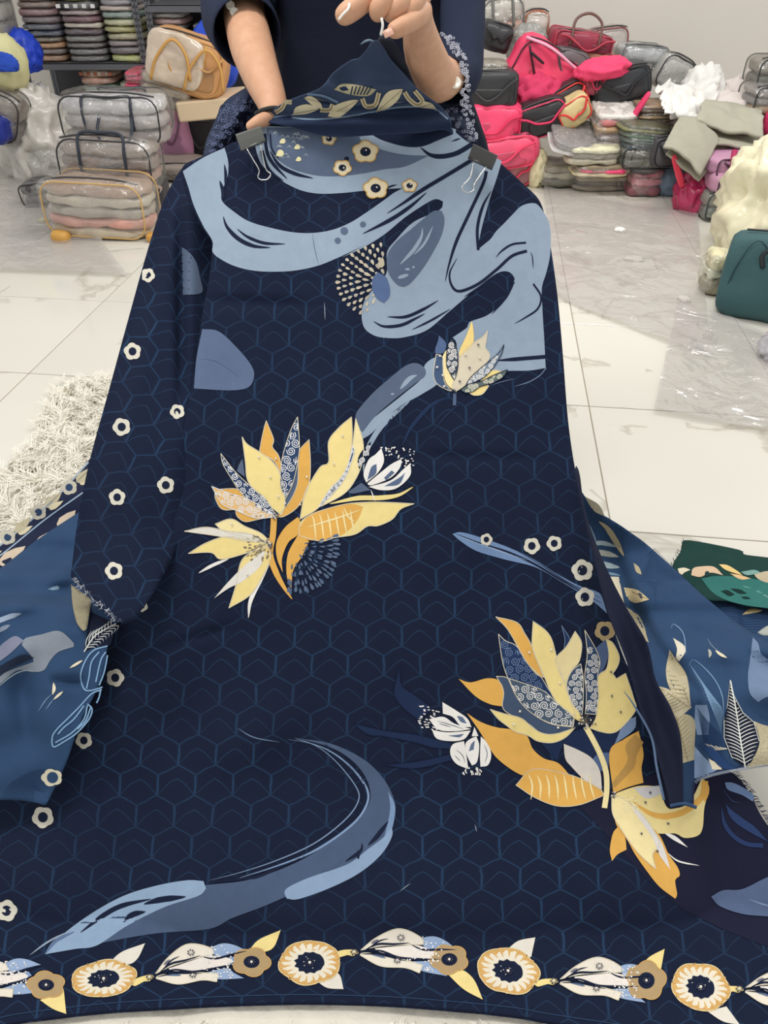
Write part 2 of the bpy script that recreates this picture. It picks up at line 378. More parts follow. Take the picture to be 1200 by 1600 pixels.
def tube(pts, r, n=7, closed=False, taper=None, step=0):
    pts = [Vector(p) for p in pts]
    if step:
        out = []
        m_ = len(pts)
        for i in range(m_ if closed else m_ - 1):
            p1, p2 = pts[i], pts[(i+1) % m_]
            p0 = pts[i-1] if (i or closed) else p1*2 - p2; p3 = pts[(i+2) % m_] if (closed or i+2 < m_) else p2*2 - p1
            for j in range(step):
                t = j/step; out.append(.5*(2*p1 + (p2-p0)*t + (2*p0-5*p1+4*p2-p3)*t*t + (3*p1-p0-3*p2+p3)*t**3))
        if not closed: out.append(pts[-1])
        pts = out
    V, Fc = [], []; N = len(pts); prev = None
    for i, p in enumerate(pts):
        a = pts[i-1] if (i or closed) else p; b = pts[(i+1) % N] if (i+1 < N or closed) else p
        t = (b - a); t = t.normalized() if t.length > 1e-9 else Vector((0, 0, 1))
        if prev is None: s = t.orthogonal().normalized()
        else: s = (prev - t*prev.dot(t)); s = s.normalized() if s.length > 1e-6 else t.orthogonal().normalized()
        prev = s; u = t.cross(s); rr = r if taper is None else r * taper(i/max(1, N-1))
        for k in range(n): an = 2*math.pi*k/n; V.append(p + (s*math.cos(an) + u*math.sin(an))*rr)
    for i in range(N if closed else N-1):
        for k in range(n):
            a = i*n + k; b = i*n + (k+1) % n; c = ((i+1) % N)*n; Fc.append([a, b, c + (k+1) % n, c + k])
    if not closed: Fc.append(list(range(n))[::-1]); Fc.append([(N-1)*n + k for k in range(n)])
    return V, Fc
def xf(vf, M): return [tuple(M @ Vector(p)) for p in vf[0]], vf[1]
def child(name, vf, m, root, label=None, smooth=True, kind=None):
    me = bpy.data.meshes.new(name); me.from_pydata([tuple(p) for p in vf[0]], [], vf[1]); me.materials.append(m)
    if smooth: me.polygons.foreach_set('use_smooth', [True]*len(me.polygons))
    me.update(); o = bpy.data.objects.new(name, me); COL.objects.link(o); o.parent = root
    if label: o['label'] = label
    if kind: o['kind'] = kind
    return o
def place(o, box, D, roll=0, yaw=0, tilt=0, onfloor=False):
    """put the base centre where the photo shows it"""
    x0, y0, x1, y1 = box; p = at((x0+x1)/2, y1, D)
    o.location = (p.x, p.y, 0 if onfloor else max(0, p.z)); o.rotation_euler = (R(tilt), R(roll), R(yaw))
def size(box, D): return (box[2]-box[0])*D/F, (box[3]-box[1])*D/F

def rect_loop(w, h, y, z0, r=.03, k=4):
    pts = []
    for cx, cz, a0 in ((w/2-r, h-r, 0), (-w/2+r, h-r, 90), (-w/2+r, r, 180), (w/2-r, r, 270)):
        for j in range(k+1): a = R(a0 + 90*j/k); pts.append((cx + r*math.cos(a), y, z0 + cz + r*math.sin(a)))
    return pts
def bag(name, label, cat, box, D, color, trim=None, handle=None, depth=.18, roll=0, yaw=0, tilt=0, clear=False, seed=1, zip_=True, group=None, amp=.012, onfloor=False, e=4.6, handles=2, contents=None, coat=.2, hh=.45):
    w_, h_ = size(box, D); root = empty(name, label, cat, group=group)
    bm_ = film('clear_vinyl', (225, 220, 212), .07, .15, 16) if clear else mat('bag_fabric', color, .55, bump=.5, bscale=25, var=.18, vscale=9, coat=coat)
    if clear:
        cm = contents or [color]
        n = len(cm); zz = .006; hk = h_ * .86 / n
        for i, c in enumerate(cm):
            child('folded_garment', xf(soft_box(w_*.93, depth*.9, hk*1.04, seed+i, e=4, amp=amp*.6, fs=12), Matrix.Translation((0, 0, zz + hk*i))),
                  mat('garment_cloth', c, .5, bump=1.0, bscale=20, var=.38, vscale=14, coat=.6, distort=1.2), root)
    child('body', soft_box(w_, depth, h_, seed, e=e, amp=amp, fs=7), bm_, root)
    tm = mat('trim', trim or color, .45, coat=.3)
    if trim:
        for s in (-1, 1): child('piping', tube(rect_loop(w_*.90, h_*.88, s*depth*.455, h_*.06, min(w_, h_)*.26), .0042, 6, True), tm, root)
    if zip_:
        child('zipper', tube([(-w_*.42, -depth*.33, h_*.93), (-w_*.2, -depth*.36, h_*1.0), (w_*.2, -depth*.36, h_*1.0), (w_*.42, -depth*.33, h_*.93)], .0045, 5, step=4), mat('zip', (60, 58, 60), .4), root)
    if handle:
        hm = mat('handle_strap', handle, .5)
        for i in range(handles):
            s = -1 if i == 0 else 1
            child('handle', tube([(-w_*.22, s*depth*.5, h_*.35), (-w_*.22, s*depth*.52, h_*.75), (-w_*.2, s*depth*.42, h_*(1+hh*.6)), (0, s*depth*.38, h_*(1+hh)), (w_*.2, s*depth*.42, h_*(1+hh*.6)), (w_*.22, s*depth*.52, h_*.75), (w_*.22, s*depth*.5, h_*.35)], .008, 6, step=5), hm, root)
    if not clear and w_ > .12:
        rs = random.Random(seed); sc_ = trim or tuple(int(x*.6) for x in color); x0 = -w_*.4; pts = []
        for i in range(7):
            t = i/6; pts.append((x0 + w_*.85*t, -depth*.52 - .006 - .012*rs.random(), h_*(.75 - .5*math.sin(t*math.pi)*rs.uniform(.6, 1.2)) + .02*rs.random()))
        child('shoulder_strap', tube(pts, .0065, 6, step=4), mat('strap_webbing', sc_, .6), root)
        child('pocket', xf(soft_box(w_*.62, .022, h_*.42, seed+4, e=5, amp=.006), Matrix.Translation((w_*.06, -depth*.47, h_*.14))), mat('bag_fabric', tuple(int(x*.82) for x in color), .5, bump=.6, bscale=25, var=.25, vscale=9, coat=.3), root)
    place(root, box, D, roll, yaw, tilt, onfloor); return root
def pack(label, box, D, color, depth=.28, film_=True, seed=0, group=None, roll=0, yaw=0, name='folded_garment_pack', stripe=None, tilt=0):
    w_, h_ = size(box, D); root = empty(name, label, 'clothes', group=group)
    nl = 3 if h_ > .05 else 2
    for i in range(nl):
        k_ = (1.0, .72, 1.22)[(i + seed) % 3]; c_ = tuple(min(245, int(x*k_)) for x in color)
        child('garment', xf(soft_box(w_*(1 - .05*((i + seed) % 2)), depth*(1 - .06*(i % 2)), h_/nl*1.12, seed + i, e=4.5, amp=h_*.10, fs=14), Matrix.Translation(((-.02, .012, 0)[i]*w_*2, 0, h_/nl*i))), mat('folded_cloth', c_, .6, bump=1.0, bscale=26, var=.4, vscale=24, coat=.4, distort=1), root)
    if stripe: child('trim', xf(soft_box(w_*.8, depth*.4, h_*.3, seed+2), Matrix.Translation((0, -depth*.32, h_*.35))), mat('folded_cloth', stripe, .7, var=.2), root)
    if film_: child('plastic_wrap', xf(soft_box(w_*1.05, depth*1.04, h_*1.08, seed+9, e=4.6, amp=h_*.16, fs=18), Matrix.Translation((0, 0, -h_*.02))), film('clear_wrap', (235, 235, 235), .05, .17, 34), root)
    place(root, box, D, roll, yaw, tilt); return root
def lump(name, label, cat, box, D, color, depth=None, seed=0, amp=.25, fs=7, tie=False, roll=0, yaw=0, rough=.8, sheer=False, onfloor=False, coat=0, sub=4):
    w_, h_ = size(box, D); m = film('sheer_plastic', color, .55, .16, 22) if sheer else mat('crumpled_cloth', color, rough, bump=.6, bscale=14, var=.08, vscale=9, coat=coat, distort=1.0)
    V, Fc = crumple(w_/2/1.12, (depth or w_*.7)/2, h_/1.9, seed, amp, fs, sub, True, tie)
    o = mesh_obj(name, V, Fc, m); ev(o, label, cat); place(o, box, D, roll, yaw, 0, onfloor); return o
def sheet(name, label, cat, corners, m, nx=40, ny=30, amp=.02, fs=6, seed=0, thick=.003, sagf=None, stripes=0):
    """cloth through 4 world corners (bl, br, tr, tl) with folds"""
    a, b, c, d = [Vector(q) for q in corners]; V = []; nrm = (b-a).cross(d-a).normalized()
    for j in range(ny+1):
        for i in range(nx+1):
            u, t = i/nx, j/ny; p = (a*(1-u)+b*u)*(1-t) + (d*(1-u)+c*u)*t
            k = (.5 - abs(noise.noise(Vector((p.x*fs + seed, p.y*fs, p.z*fs))))) * amp * 2 + noise.noise(Vector((p.x*fs*3 + seed, p.y*fs*3, p.z*fs*3)))*amp*.5
            if stripes: k += amp * math.sin(u * stripes * 6.28 + 2*noise.noise(Vector((u*2, t*2, seed))))
            if sagf: p = p + Vector(sagf(u, t))
            q = p + nrm*k
            e_ = noise.noise(Vector((u*5+seed, t*5, 3))) * amp
            V.append((q.x+e_, q.y+e_*.5, max(.002, q.z)))
    Fc = [[j*(nx+1)+i, j*(nx+1)+i+1, (j+1)*(nx+1)+i+1, (j+1)*(nx+1)+i] for j in range(ny) for i in range(nx)]
    o = mesh_obj(name, V, Fc, m)
    if thick: md = o.modifiers.new('thickness', 'SOLIDIFY'); md.thickness = thick
    if label: ev(o, label, cat)
    return o
# ============================================================ the hanging dress fabric
NAVY_T, NAVY_B, LN_T, LN_B = (27, 29, 48), (24, 31, 52), (55, 60, 86), (38, 62, 92)
lat = lattice_material('navy_lattice_print', NAVY_T, NAVY_B, LN_T, LN_B)
LIGHT = (146, 163, 182); MID = (88, 102, 126); NAVY = (23, 32, 56); DKB = (32, 48, 80); CREAM = (226, 216, 192); WHITE = (236, 234, 230)
YEL = (236, 216, 146); YEL2 = (240, 224, 168); ORG = (223, 172, 88); BEIGE = (206, 192, 160); BROWN = (176, 150, 110); GREY = (216, 208, 196)
def wcell(y): return max(30, 47 + (y - 350) * 15 / 1100)
def uv_main(x, y): wc = wcell(y); return ((x - 600) / wc + 50, math.log(wc) / .01364 * .866 / .81)
def rot_uv(x, y, cx, cy, a):
    dx, dy = x - cx, y - cy; return cx + dx*math.cos(a) - dy*math.sin(a), cy + dx*math.sin(a) + dy*math.cos(a)
LB = [(285, 262), (290, 300), (303, 330), (320, 362), (331, 382), (326, 440), (318, 480), (311, 524), (302, 590), (288, 660), (272, 740), (258, 810), (243, 868), (222, 915), (186, 968)]
def n2(x, y, sx, sy, s): return noise.noise(Vector((x/sx, y/sy, s)))
def body_D(x, y):
    D = interp(y, [190, 330, 800, 1200, 1450, 1600], [1.165, 1.185, 1.185, 1.185, 1.115, 1.036])
    D += .035 * ((x - 600)/600)**2 * sst(300, 900, y)
    ex = abs(x - 572); edge = 150 + (y - 200) * .36 if y < 700 else 330 + (y-700)*.9
    D += .035 * sst(edge - 60, edge + 130, ex) * (1 - sst(700, 1000, y)) 
    s = 1 - sst(1350, 1560, y)
    g_ = (x - 330)*.8 + (y - 1000)*.6; D += .009*math.sin(g_/34. + 1.5*n2(x, y, 160, 160, 6))*sst(930, 1010, y)*(1 - sst(1150, 1260, y))*(1 - sst(380, 520, x)); D += .006*math.sin((x*.95 - y*.3)/46. + 2*n2(x, y, 200, 200, 8))*sst(560, 700, y)*s
    D += (.010*n2(x, y, 130, 330, 1) + .004*n2(x, y, 55, 120, 4)) * (.35 + .65*s)
    D -= .012 * ridge(x, 560 + (y-200)*-.04, 26) * sst(300, 420, y) * (1 - sst(500, 900, y)) * .5
    D += .008 * ridge(y, 470 + (x-330)*.05, 9) * sst(300, 360, x) * (1 - sst(430, 520, x))      # pinched crease
    D += .006 * ridge(y, 712 + (x-650)*.03, 7) * sst(640, 690, x) * (1 - sst(800, 870, x))
    D += .008 * ridge(y, 1010 - (x-260)*.3, 7) * sst(215, 250, x) * (1 - sst(330, 380, x))
    D -= .018 * ridge(x, line_x(y, [(872, 400), (890, 700), (905, 900), (930, 1100)]), 16) * sst(420, 600, y) * (1 - sst(1000, 1100, y)) * .5
    D += .016 * ridge(x, 1120 + (y-1300)*.1, 26) * sst(1230, 1300, y) * (1 - sst(1420, 1500, y)) * .6
    D += .005 * math.sin((y - 1556)/9) * sst(1540, 1560, y) * (1 - sst(1575, 1590, y)) * .5
    return min(D, floorD(max(y, 900)) - .016)
dress = empty('dress_fabric', 'unstitched navy printed dress fabric with yellow flowers, held up by its neck end', 'fabric', (-.1, .75, .0))
bp = Patch(body_D)
body_out = LB + [(150, 1010), (110, 1090), (70, 1170), (30, 1240), (-60, 1230), (-90, 1400), (-90, 1640), (0, 1606), (90, 1592), (175, 1583), (260, 1578), (350, 1573), (470, 1570), (600, 1573), (700, 1580), (800, 1590), (870, 1602), (1000, 1622), (1290, 1660),
    (1290, 1400), (1200, 1290), (1172, 1240), (1145, 1208), (1100, 1190), (1060, 1150), (1020, 1110), (985, 1050), (960, 985), (940, 900), (918, 820), (900, 740), (888, 660), (880, 560), (872, 470), (862, 395), (853, 345), (842, 312), (815, 285), (778, 252), (736, 226), (705, 198), (600, 195), (500, 198), (415, 186), (380, 214), (345, 232), (310, 247)]
bp.poly(body_out, lat, -1, sp=6.5, step=4, corner=75)
# tall stitched hem
front = bp.build('front_panel', dress, uv_main, solid=.0012)
hm = Patch(body_D)
for off, wd, c in ((0, 2.2, (14, 20, 38)), (-13, 1.4, (44, 66, 96))):
    hm.stroke([(x, y + off) for x, y in [(-90, 1636), (0, 1603), (90, 1589), (175, 1580), (260, 1575), (350, 1570), (470, 1567), (600, 1570), (700, 1577), (800, 1587), (870, 1599), (1000, 1618)]], wd, c, 1, (0, 0), step=5)
hm.build('hem_stitching', dress)

# left sleeve panel
def sl_D(x, y):
    D = interp(y, [240, 400, 800, 980], [1.255, 1.24, 1.18, 1.122])
    cx = line_x(y, [(284, 262), (283, 330), (284, 600), (262, 760), (235, 900)])
    lx = line_x(y, [(285, 255), (248, 335), (225, 410), (200, 500), (170, 610), (140, 720), (122, 810), (112, 900)])
    D += .030 * (1 - sst(lx, lx + 50, x)) + .022*ridge(x, cx, 9)*sst(300, 360, y)*(1-sst(560, 680, y)) + .03*sst(cx, cx+60, x)*sst(300, 420, y)
    D += .010*n2(x, y, 60, 260, 7) + .012*math.sin((x-lx)/19.)*sst(600, 900, y)*.5
    return D
sp_ = Patch(sl_D)
sl_out = [(300, 252), (285, 262), (264, 296), (248, 335), (225, 410), (200, 500), (170, 610), (140, 720), (122, 810), (113, 880), (112, 905), (132, 926), (150, 945), (183, 972), (215, 960), (260, 890), (300, 790), (345, 640), (352, 400), (345, 300)]
sp_.poly(sl_out, lat, -1, sp=6.5, step=4)
sp_.build('sleeve_panel', dress, lambda x, y: uv_main(*rot_uv(x, y, 250, 600, -.42)), solid=.0012)
fr = Patch(sl_D); random.seed(3)
for i in range(70):
    t = i/69; x, y = 112 + 72*t, 905 + 67*t; a = random.uniform(-.8, 1.9)
    fr.stroke([(x, y), (x + 5*math.cos(a), y + 5*math.sin(a) - 2), (x + 7*math.cos(a+1), y + 6*math.sin(a+1))], .9, random.choice([(196, 200, 206), (40, 52, 80), (120, 130, 150)]), 2, (0, 1), smooth=False)
fr.build('frayed_hem', dress)
# right sleeve strip, hanging beside the panel
SR_L = [(898, 735), (906, 775), (922, 845), (949, 953), (979, 1031), (1001, 1109), (1027, 1180), (1048, 1259)]
SR_R = [(1068, 1256), (1064, 1160), (1049, 1109), (1024, 1062), (1010, 1005), (976, 945), (940, 870), (915, 800), (906, 742), (901, 728)]
def sr_D(x, y):
    c = line_x(y, SR_L); D = interp(y, [560, 800, 1000, 1260], [1.20, 1.150, 1.150, 1.135]); q = (x - c)/60
    return D + .014*math.sin(q*5) + .008*n2(x, y, 40, 160, 3)
q_ = Patch(sr_D); q_.poly(SR_L + SR_R, mat('navy_voile', (27, 32, 54), .8, bump=.2, bscale=900, var=.08, vscale=12, spec=.2), -1, sp=6, step=4)
q_.stroke([(975, 1080), (990, 1100), (1018, 1150), (1027, 1200), (1038, 1250)], 3, (96, 118, 150), 1, (1, 0)); q_.stroke([(1048, 1259), (1068, 1256), (1088, 1262)], 5, (60, 84, 120), 2, (0, 0))
q_.build('sleeve_panel', dress, uv_main, solid=.0012)

# ---------------- flowing blue swirl, upper body
z1 = view(250, 180, 3.4286); z2 = view(500, 180, 3); z3 = view(500, 480, 3)
sw = Patch(body_D)
L1 = z1([(122, 300), (230, 228), (345, 175), (358, 215), (366, 260), (362, 330), (335, 400), (333, 460), (400, 520), (480, 570), (600, 605), (720, 628), (830, 630), (930, 612), (1020, 575), (1100, 525), (1200, 455)]) + \
     z2([(345, 365), (388, 342), (330, 345), (200, 355), (100, 365), (0, 368), (-80, 355), (-150, 325), (-205, 290), (-245, 262), (-280, 220), (-300, 160), (-305, 90), (-280, 52), (0, 62), (250, 66), (600, 60), (640, 85), (700, 130), (852, 215), (830, 290), (800, 380), (760, 520), (738, 632),
         (770, 605), (800, 580), (825, 545), (860, 510), (900, 468), (945, 425), (1000, 412), (1030, 430), (1068, 490), (1082, 560), (1078, 660), (1060, 740), (1040, 810), (1042, 900), (1048, 1000)]) + \
     z3([(1050, 130), (1058, 285), (980, 297), (900, 298), (800, 300), (700, 300), (640, 250), (640, 170), (622, 142), (690, 95), (700, 70), (780, 40), (830, 0)]) + \
     z2([(880, 830), (905, 785), (912, 765), (890, 737), (850, 733), (800, 760), (700, 840), (600, 925), (500, 1008), (400, 1040), (330, 1045), (260, 1035), (210, 1000), (195, 940), (205, 880), (245, 820), (300, 760), (315, 720), (315, 640), (360, 580), (440, 500), (560, 445), (577, 405), (545, 393), (500, 412), (400, 478), (300, 560), (200, 622), (100, 668)]) + \
     z1([(1100, 695), (1000, 742), (950, 765), (850, 805), (740, 830), (640, 838), (520, 835), (420, 815), (340, 780), (283, 735), (281, 675), (230, 590), (180, 480), (150, 380)])
sw.poly(L1, fab(LIGHT, 'light_blue_print'), 0, sp=6.5, step=3, corner=70)
sw.poly(z1([(572, 66), (575, 130), (600, 200), (660, 260), (740, 300), (860, 325), (980, 325), (1100, 310), (1200, 290)]) + z2([(400, 240), (510, 190), (400, 185), (300, 165), (200, 125), (165, 88), (0, 62)]), MID, 1)
sw.poly(z2([(200, 62), (250, 95), (300, 120), (400, 147), (480, 146), (560, 115), (625, 88), (600, 58), (400, 50)]), NAVY, 1)
for pts, wd, tp in [([(470, 150), (515, 185), (570, 193), (640, 178), (715, 135)], 22, (1, 0)), ([(720, 205), (600, 278), (480, 350), (390, 412), (315, 460)], 18, (0, 1)), ([(500, 362), (420, 430), (330, 490), (200, 556)], 18, (1, 1)),
    ([(362, 325), (330, 334), (300, 352)], 8, (1, 1)), ([(780, 262), (765, 320), (700, 460), (640, 590), (605, 700), (587, 780)], 15, (0, 1)), ([(802, 355), (762, 430), (738, 530), (742, 632)], 14, (1, 0)), ([(660, 108), (630, 118), (615, 124)], 8, (1, 1)),
    ([(642, 670), (608, 740), (618, 800), (655, 825), (740, 792), (830, 722), (900, 660), (970, 636)], 14, (1, 0)), ([(966, 597), (900, 606), (850, 638), (825, 667)], 10, (0, 1)), ([(675, 852), (730, 818), (810, 762)], 10, (1, 1)),
    ([(908, 780), (880, 840), (850, 880), (805, 932)], 12, (0, 1)), ([(1000, 790), (1036, 850), (1020, 908), (960, 950), (910, 978)], 9, (0, 1)), ([(315, 945), (400, 945), (480, 912), (555, 868)], 15, (1, 1)),
    ([(250, 966), (300, 990), (380, 984), (450, 952), (492, 930)], 15, (1, 1)), ([(430, 1006), (520, 962), (612, 908)], 10, (1, 1)), ([(985, 640), (995, 660), (1000, 720)], 5, (1, 1))]:
    sw.stroke(z2(pts), wd/3, NAVY, 2, tp)
for pts, wd, tp in [([(338, 542), (360, 600), (420, 662), (500, 700), (592, 710)], 22, (1, 1)), ([(412, 608), (470, 652), (560, 685), (672, 690)], 16, (1, 1)), ([(345, 262), (352, 320), (350, 395)], 16, (1, 1)), ([(320, 350), (335, 400), (338, 445)], 18, (1, 0)),
    ([(560, 100), (575, 200), (610, 265), (682, 342)], 18, (0, 1)), ([(588, 190), (640, 268), (720, 312), (820, 338)], 20, (1, 1)), ([(545, 190), (570, 270), (605, 315), (662, 352)], 18, (0, 1)), ([(590, 100), (600, 180), (640, 240)], 8, (0, 1))]:
    sw.stroke(z1(pts), wd/3.43, NAVY, 2, tp)
for x, y, r in ((987, 620, 21), (952, 672, 17), (1087, 585, 16)): x, y = z1([(x, y)])[0]; sw.dot(x, y, r/3.43, MID, 2, n=14)
sw.dot(*z2([(125, 205)])[0], 4, NAVY, 2)
sw.build('blue_swirl_print', dress)
lf = Patch(body_D)
lf.poly(z2([(480, 490), (530, 450), (570, 448), (583, 490), (570, 560), (530, 640), (480, 720), (420, 790), (378, 802), (340, 770), (315, 720), (318, 650), (360, 590), (420, 540)]), MID, 3)
lf.stroke(z2([(530, 520), (490, 600), (440, 655)]), 4, LIGHT, 4); lf.stroke(z2([(480, 528), (475, 570), (440, 630), (375, 700)]), 6, LIGHT, 4)
lf.dot(*z2([(390, 755)])[0], 9, LIGHT, 4, ry=3, rot=-.3); lf.dot(*z2([(410, 722)])[0], 4, LIGHT, 4, ry=2); lf.dot(*z2([(438, 712)])[0], 2, LIGHT, 4)
lf.build('leaf_print', dress)
lf = Patch(body_D); lf.poly(z2([(270, 735), (310, 760), (327, 810), (325, 850), (300, 880), (268, 860), (246, 820), (245, 770)]), (86, 106, 146), 4); lf.build('leaf_print', dress)
sd = Patch(body_D); random.seed(5)
for k, r in enumerate((62, 98, 132, 163, 192, 220)):
    n = 6 + k*2
    for i in range(n):
        a = R(118 + (262-118)*(i + (k % 2)*.5)/(n-.5)); x = 318 + r*math.cos(a)*1.06; y = 778 + r*math.sin(a)*.78
        if x > 300: continue
        px, py = z2([(x, y)])[0]; sd.tear(px, py, random.uniform(8, 11)*(1.15 if k < 3 else .85), random.uniform(4.2, 5.6), a + random.uniform(-.12, .12), random.choice([(186, 178, 160), (200, 192, 172), (176, 170, 158)]), 3)
sd.tear(*z2([(288, 690)])[0], 17, 11, 1.8, (188, 178, 158), 4)
sd.build('seed_head_print', dress)

# blobs on the left
bl = Patch(sl_D); bl.poly(z1([(116, 705), (160, 738), (195, 790), (215, 870), (229, 935), (205, 958), (122, 962)]), MID, 1); bl.build('blue_blob_print', dress)
bl = Patch(body_D); bl.poly([(303, 607), (307, 560), (316, 514), (342, 518), (370, 543), (392, 570), (397, 588), (388, 605), (360, 610)], (90, 106, 136), 1)
bl.stroke([(310, 560), (340, 566), (375, 590)], 1, (70, 92, 130), 2); bl.build('blue_blob_print', dress)

# lower swirl with the tulip bud
s2 = Patch(body_D)
s2.poly(z3([(545, 235), (600, 260), (560, 350), (470, 412), (380, 462), (300, 532), (240, 592), (203, 616), (175, 580), (300, 480), (400, 400), (480, 330), (492, 270)]), LIGHT, 1)
s2.poly(z3([(165, 520), (180, 480), (250, 400), (330, 330), (400, 275), (450, 262), (490, 285), (492, 322), (440, 362), (340, 440), (260, 510), (200, 585), (168, 560)]), MID, 2)
s2.stroke(z3([(455, 318), (420, 335), (375, 385)]), 7, LIGHT, 3); s2.dot(*z3([(340, 407)])[0], 3, LIGHT, 3, ry=1.5)
s2.stroke(z3([(420, 440), (300, 545), (240, 630), (210, 700), (203, 770)]), 8, LIGHT, 1, (1, 1))
for pts, wd, c in [([(600, 420), (520, 460), (430, 560), (385, 650)], 18, DKB), ([(420, 450), (350, 500), (290, 600)], 10, DKB), ([(700, 420), (600, 500), (500, 620)], 8, (34, 44, 74))]: s2.stroke(z3(pts), wd/3, c, 1)
s2.stroke(z3([(1060, 285), (1030, 320), (980, 350), (910, 372)]), 1.2, (120, 140, 170), 1, (0, 1)); s2.stroke(z3([(915, 335), (850, 350), (780, 372)]), 1.2, (100, 116, 146), 1)
s2.stroke(z3([(1058, 232), (960, 240), (830, 250)]), 6, NAVY, 2, (0, 1))
s2.build('blue_swirl_print', dress)

stit = (214, 206, 184)
def motif(name, label=None): 
    o = empty(name, label, None); o.parent = dress; o.matrix_parent_inverse = Matrix.Translation(-Vector(dress.location)); return o
def petal(par, tr, pts, c, layer=2, outl=None, name='petal', spir=None, stripes=None, dots=None, D=body_D, w=1.1):
    p = Patch(D); q = tr(pts); p.poly(q, c, layer)
    if spir: p.spirals(smooth_closed([a[:2] for a in q], 5), spir[0], spir[1], layer+1, w=spir[2] if len(spir) > 2 else 1.0)
    if stripes:
        for s_ in stripes[0]: p.stroke(tr(s_), stripes[1], stripes[2], layer+1, (1, 1))
    if dots:
        for x, y in dots[0]: x, y = tr([(x, y)])[0]; p.dot(x, y, dots[1], dots[2], layer+2, n=7)
    if outl: p.outline(q, outl, w, layer+2)
    return p.build(name, par)
def pstroke(par, tr, pts, wd, c, layer=2, tp=(1, 1), name='petal', D=body_D): p = Patch(D); p.stroke(tr(pts), wd, c, layer, tp); return p.build(name, par)
beads = []
def bead(px, py, r, D=body_D, c=0): beads.append((px, py, r, D, c))

# bud by the swirl
zb = view(620, 500, 6); m_ = motif('tulip_bud_print')
petal(m_, zb, [(395, 145), (455, 205), (462, 260), (430, 312), (362, 312), (360, 270), (385, 200)], (84, 104, 142))
petal(m_, zb, [(370, 320), (430, 350), (435, 500), (452, 590), (515, 668), (440, 640), (370, 590), (345, 520), (350, 440)], (70, 90, 122), 2, stit)
petal(m_, zb, [(460, 285), (430, 350), (437, 500), (470, 600), (540, 665), (640, 610), (700, 540), (580, 400), (500, 300)], YEL2, 3)
petal(m_, zb, [(852, 100), (838, 200), (830, 260), (868, 310), (862, 370), (780, 460), (700, 540), (640, 610), (560, 665), (520, 620), (560, 500), (580, 360), (640, 280), (720, 210), (800, 160)], (214, 204, 182), 4, stit)
petal(m_, zb, [(700, 12), (715, 60), (718, 210), (640, 300), (582, 352), (590, 280), (650, 150)], (240, 212, 138), 5)
petal(m_, zb, [(885, 475), (990, 483), (830, 570), (862, 620), (800, 695), (720, 705), (680, 680), (760, 600)], YEL, 3, stit)
sg = (64, 74, 90)
petal(m_, zb, [(512, 170), (550, 230), (575, 380), (562, 500), (537, 565), (490, 480), (465, 410), (475, 250)], sg, 6, NAVY, spir=(5.4, WHITE, 1.3))
petal(m_, zb, [(1005, 230), (985, 310), (930, 410), (860, 500), (780, 560), (645, 612), (700, 530), (800, 440), (900, 360), (970, 290)], (120, 136, 156), 6, NAVY, spir=(4.6, WHITE, 1.2))
petal(m_, zb, [(1040, 465), (1000, 530), (900, 590), (780, 625), (720, 668), (640, 682), (598, 652), (680, 600), (800, 570), (900, 520)], (96, 108, 106), 7, NAVY, spir=(4.6, (220, 220, 200), 1.2))
pstroke(m_, zb, [(545, 685), (540, 800)], 5.2, (84, 100, 132), 3, (0, 0), 'stem')
for x, y in ((405, 335), (378, 442), (432, 518), (445, 622), (642, 322), (778, 352)): bead(*zb([(x, y)])[0], 2.2, c=1)
for x, y in ((765, 232), (682, 448), (540, 660), (590, 575), (520, 655), (555, 675)): bead(*zb([(x, y)])[0], 2.0, c=0)

# ---------------- centre-left bloom
zf = view(250, 600, 2.79); m_ = motif('yellow_flower_print')
W_ = (230, 232, 236)
petal(m_, zf, [(463, 160), (495, 240), (490, 275), (520, 320), (535, 420), (500, 340), (440, 300), (438, 270), (452, 200)], ORG, 2, stit)
petal(m_, zf, [(360, 325), (370, 405), (335, 380), (345, 350)], MID, 1)
petal(m_, zf, [(600, 340), (605, 420), (590, 500), (545, 545), (548, 480)], MID, 1)
petal(m_, zf, [(650, 242), (656, 350), (648, 440), (605, 530), (545, 575), (505, 580), (560, 520), (598, 440), (603, 350), (608, 290)], ORG, 3, stit)
petal(m_, zf, [(240, 460), (330, 457), (380, 480), (440, 540), (330, 547), (270, 545), (242, 500)], ORG, 2, stit)
petal(m_, zf, [(330, 545), (400, 555), (480, 578), (420, 592), (370, 600), (335, 575)], ORG, 3, stit)
petal(m_, zf, [(358, 230), (380, 262), (440, 300), (500, 350), (535, 430), (545, 520), (530, 572), (490, 540), (430, 480), (382, 420), (372, 340)], YEL, 4, stit)
petal(m_, zf, [(600, 143), (608, 270), (600, 340), (580, 430), (548, 500), (525, 440), (530, 340), (550, 260), (575, 190)], (46, 66, 100), 6, stit, spir=(7.4, W_, 1.3))
petal(m_, zf, [(265, 303), (330, 385), (400, 450), (460, 500), (508, 577), (430, 545), (350, 470), (310, 410), (275, 350)], (48, 66, 100), 6, stit, spir=(6.4, W_, 1.3))
petal(m_, zf, [(225, 446), (300, 475), (380, 500), (460, 545), (508, 578), (420, 584), (330, 550), (270, 522)], (226, 186, 128), 6, W_, spir=(6.4, W_, 1.4))
petal(m_, zf, [(835, 143), (838, 230), (825, 330), (795, 400), (740, 470), (690, 540), (610, 590), (630, 480), (660, 420), (700, 360), (735, 340), (735, 250), (780, 190)], YEL, 3, stit)
petal(m_, zf, [(853, 150), (885, 250), (882, 340), (850, 420), (800, 480), (700, 535), (760, 460), (812, 380), (838, 270)], YEL2, 3, stit)
petal(m_, zf, [(840, 270), (845, 300), (810, 400), (760, 470), (690, 540), (740, 460), (795, 400), (830, 320)], (52, 72, 108), 5, W_, spir=(4, W_, 1.2))
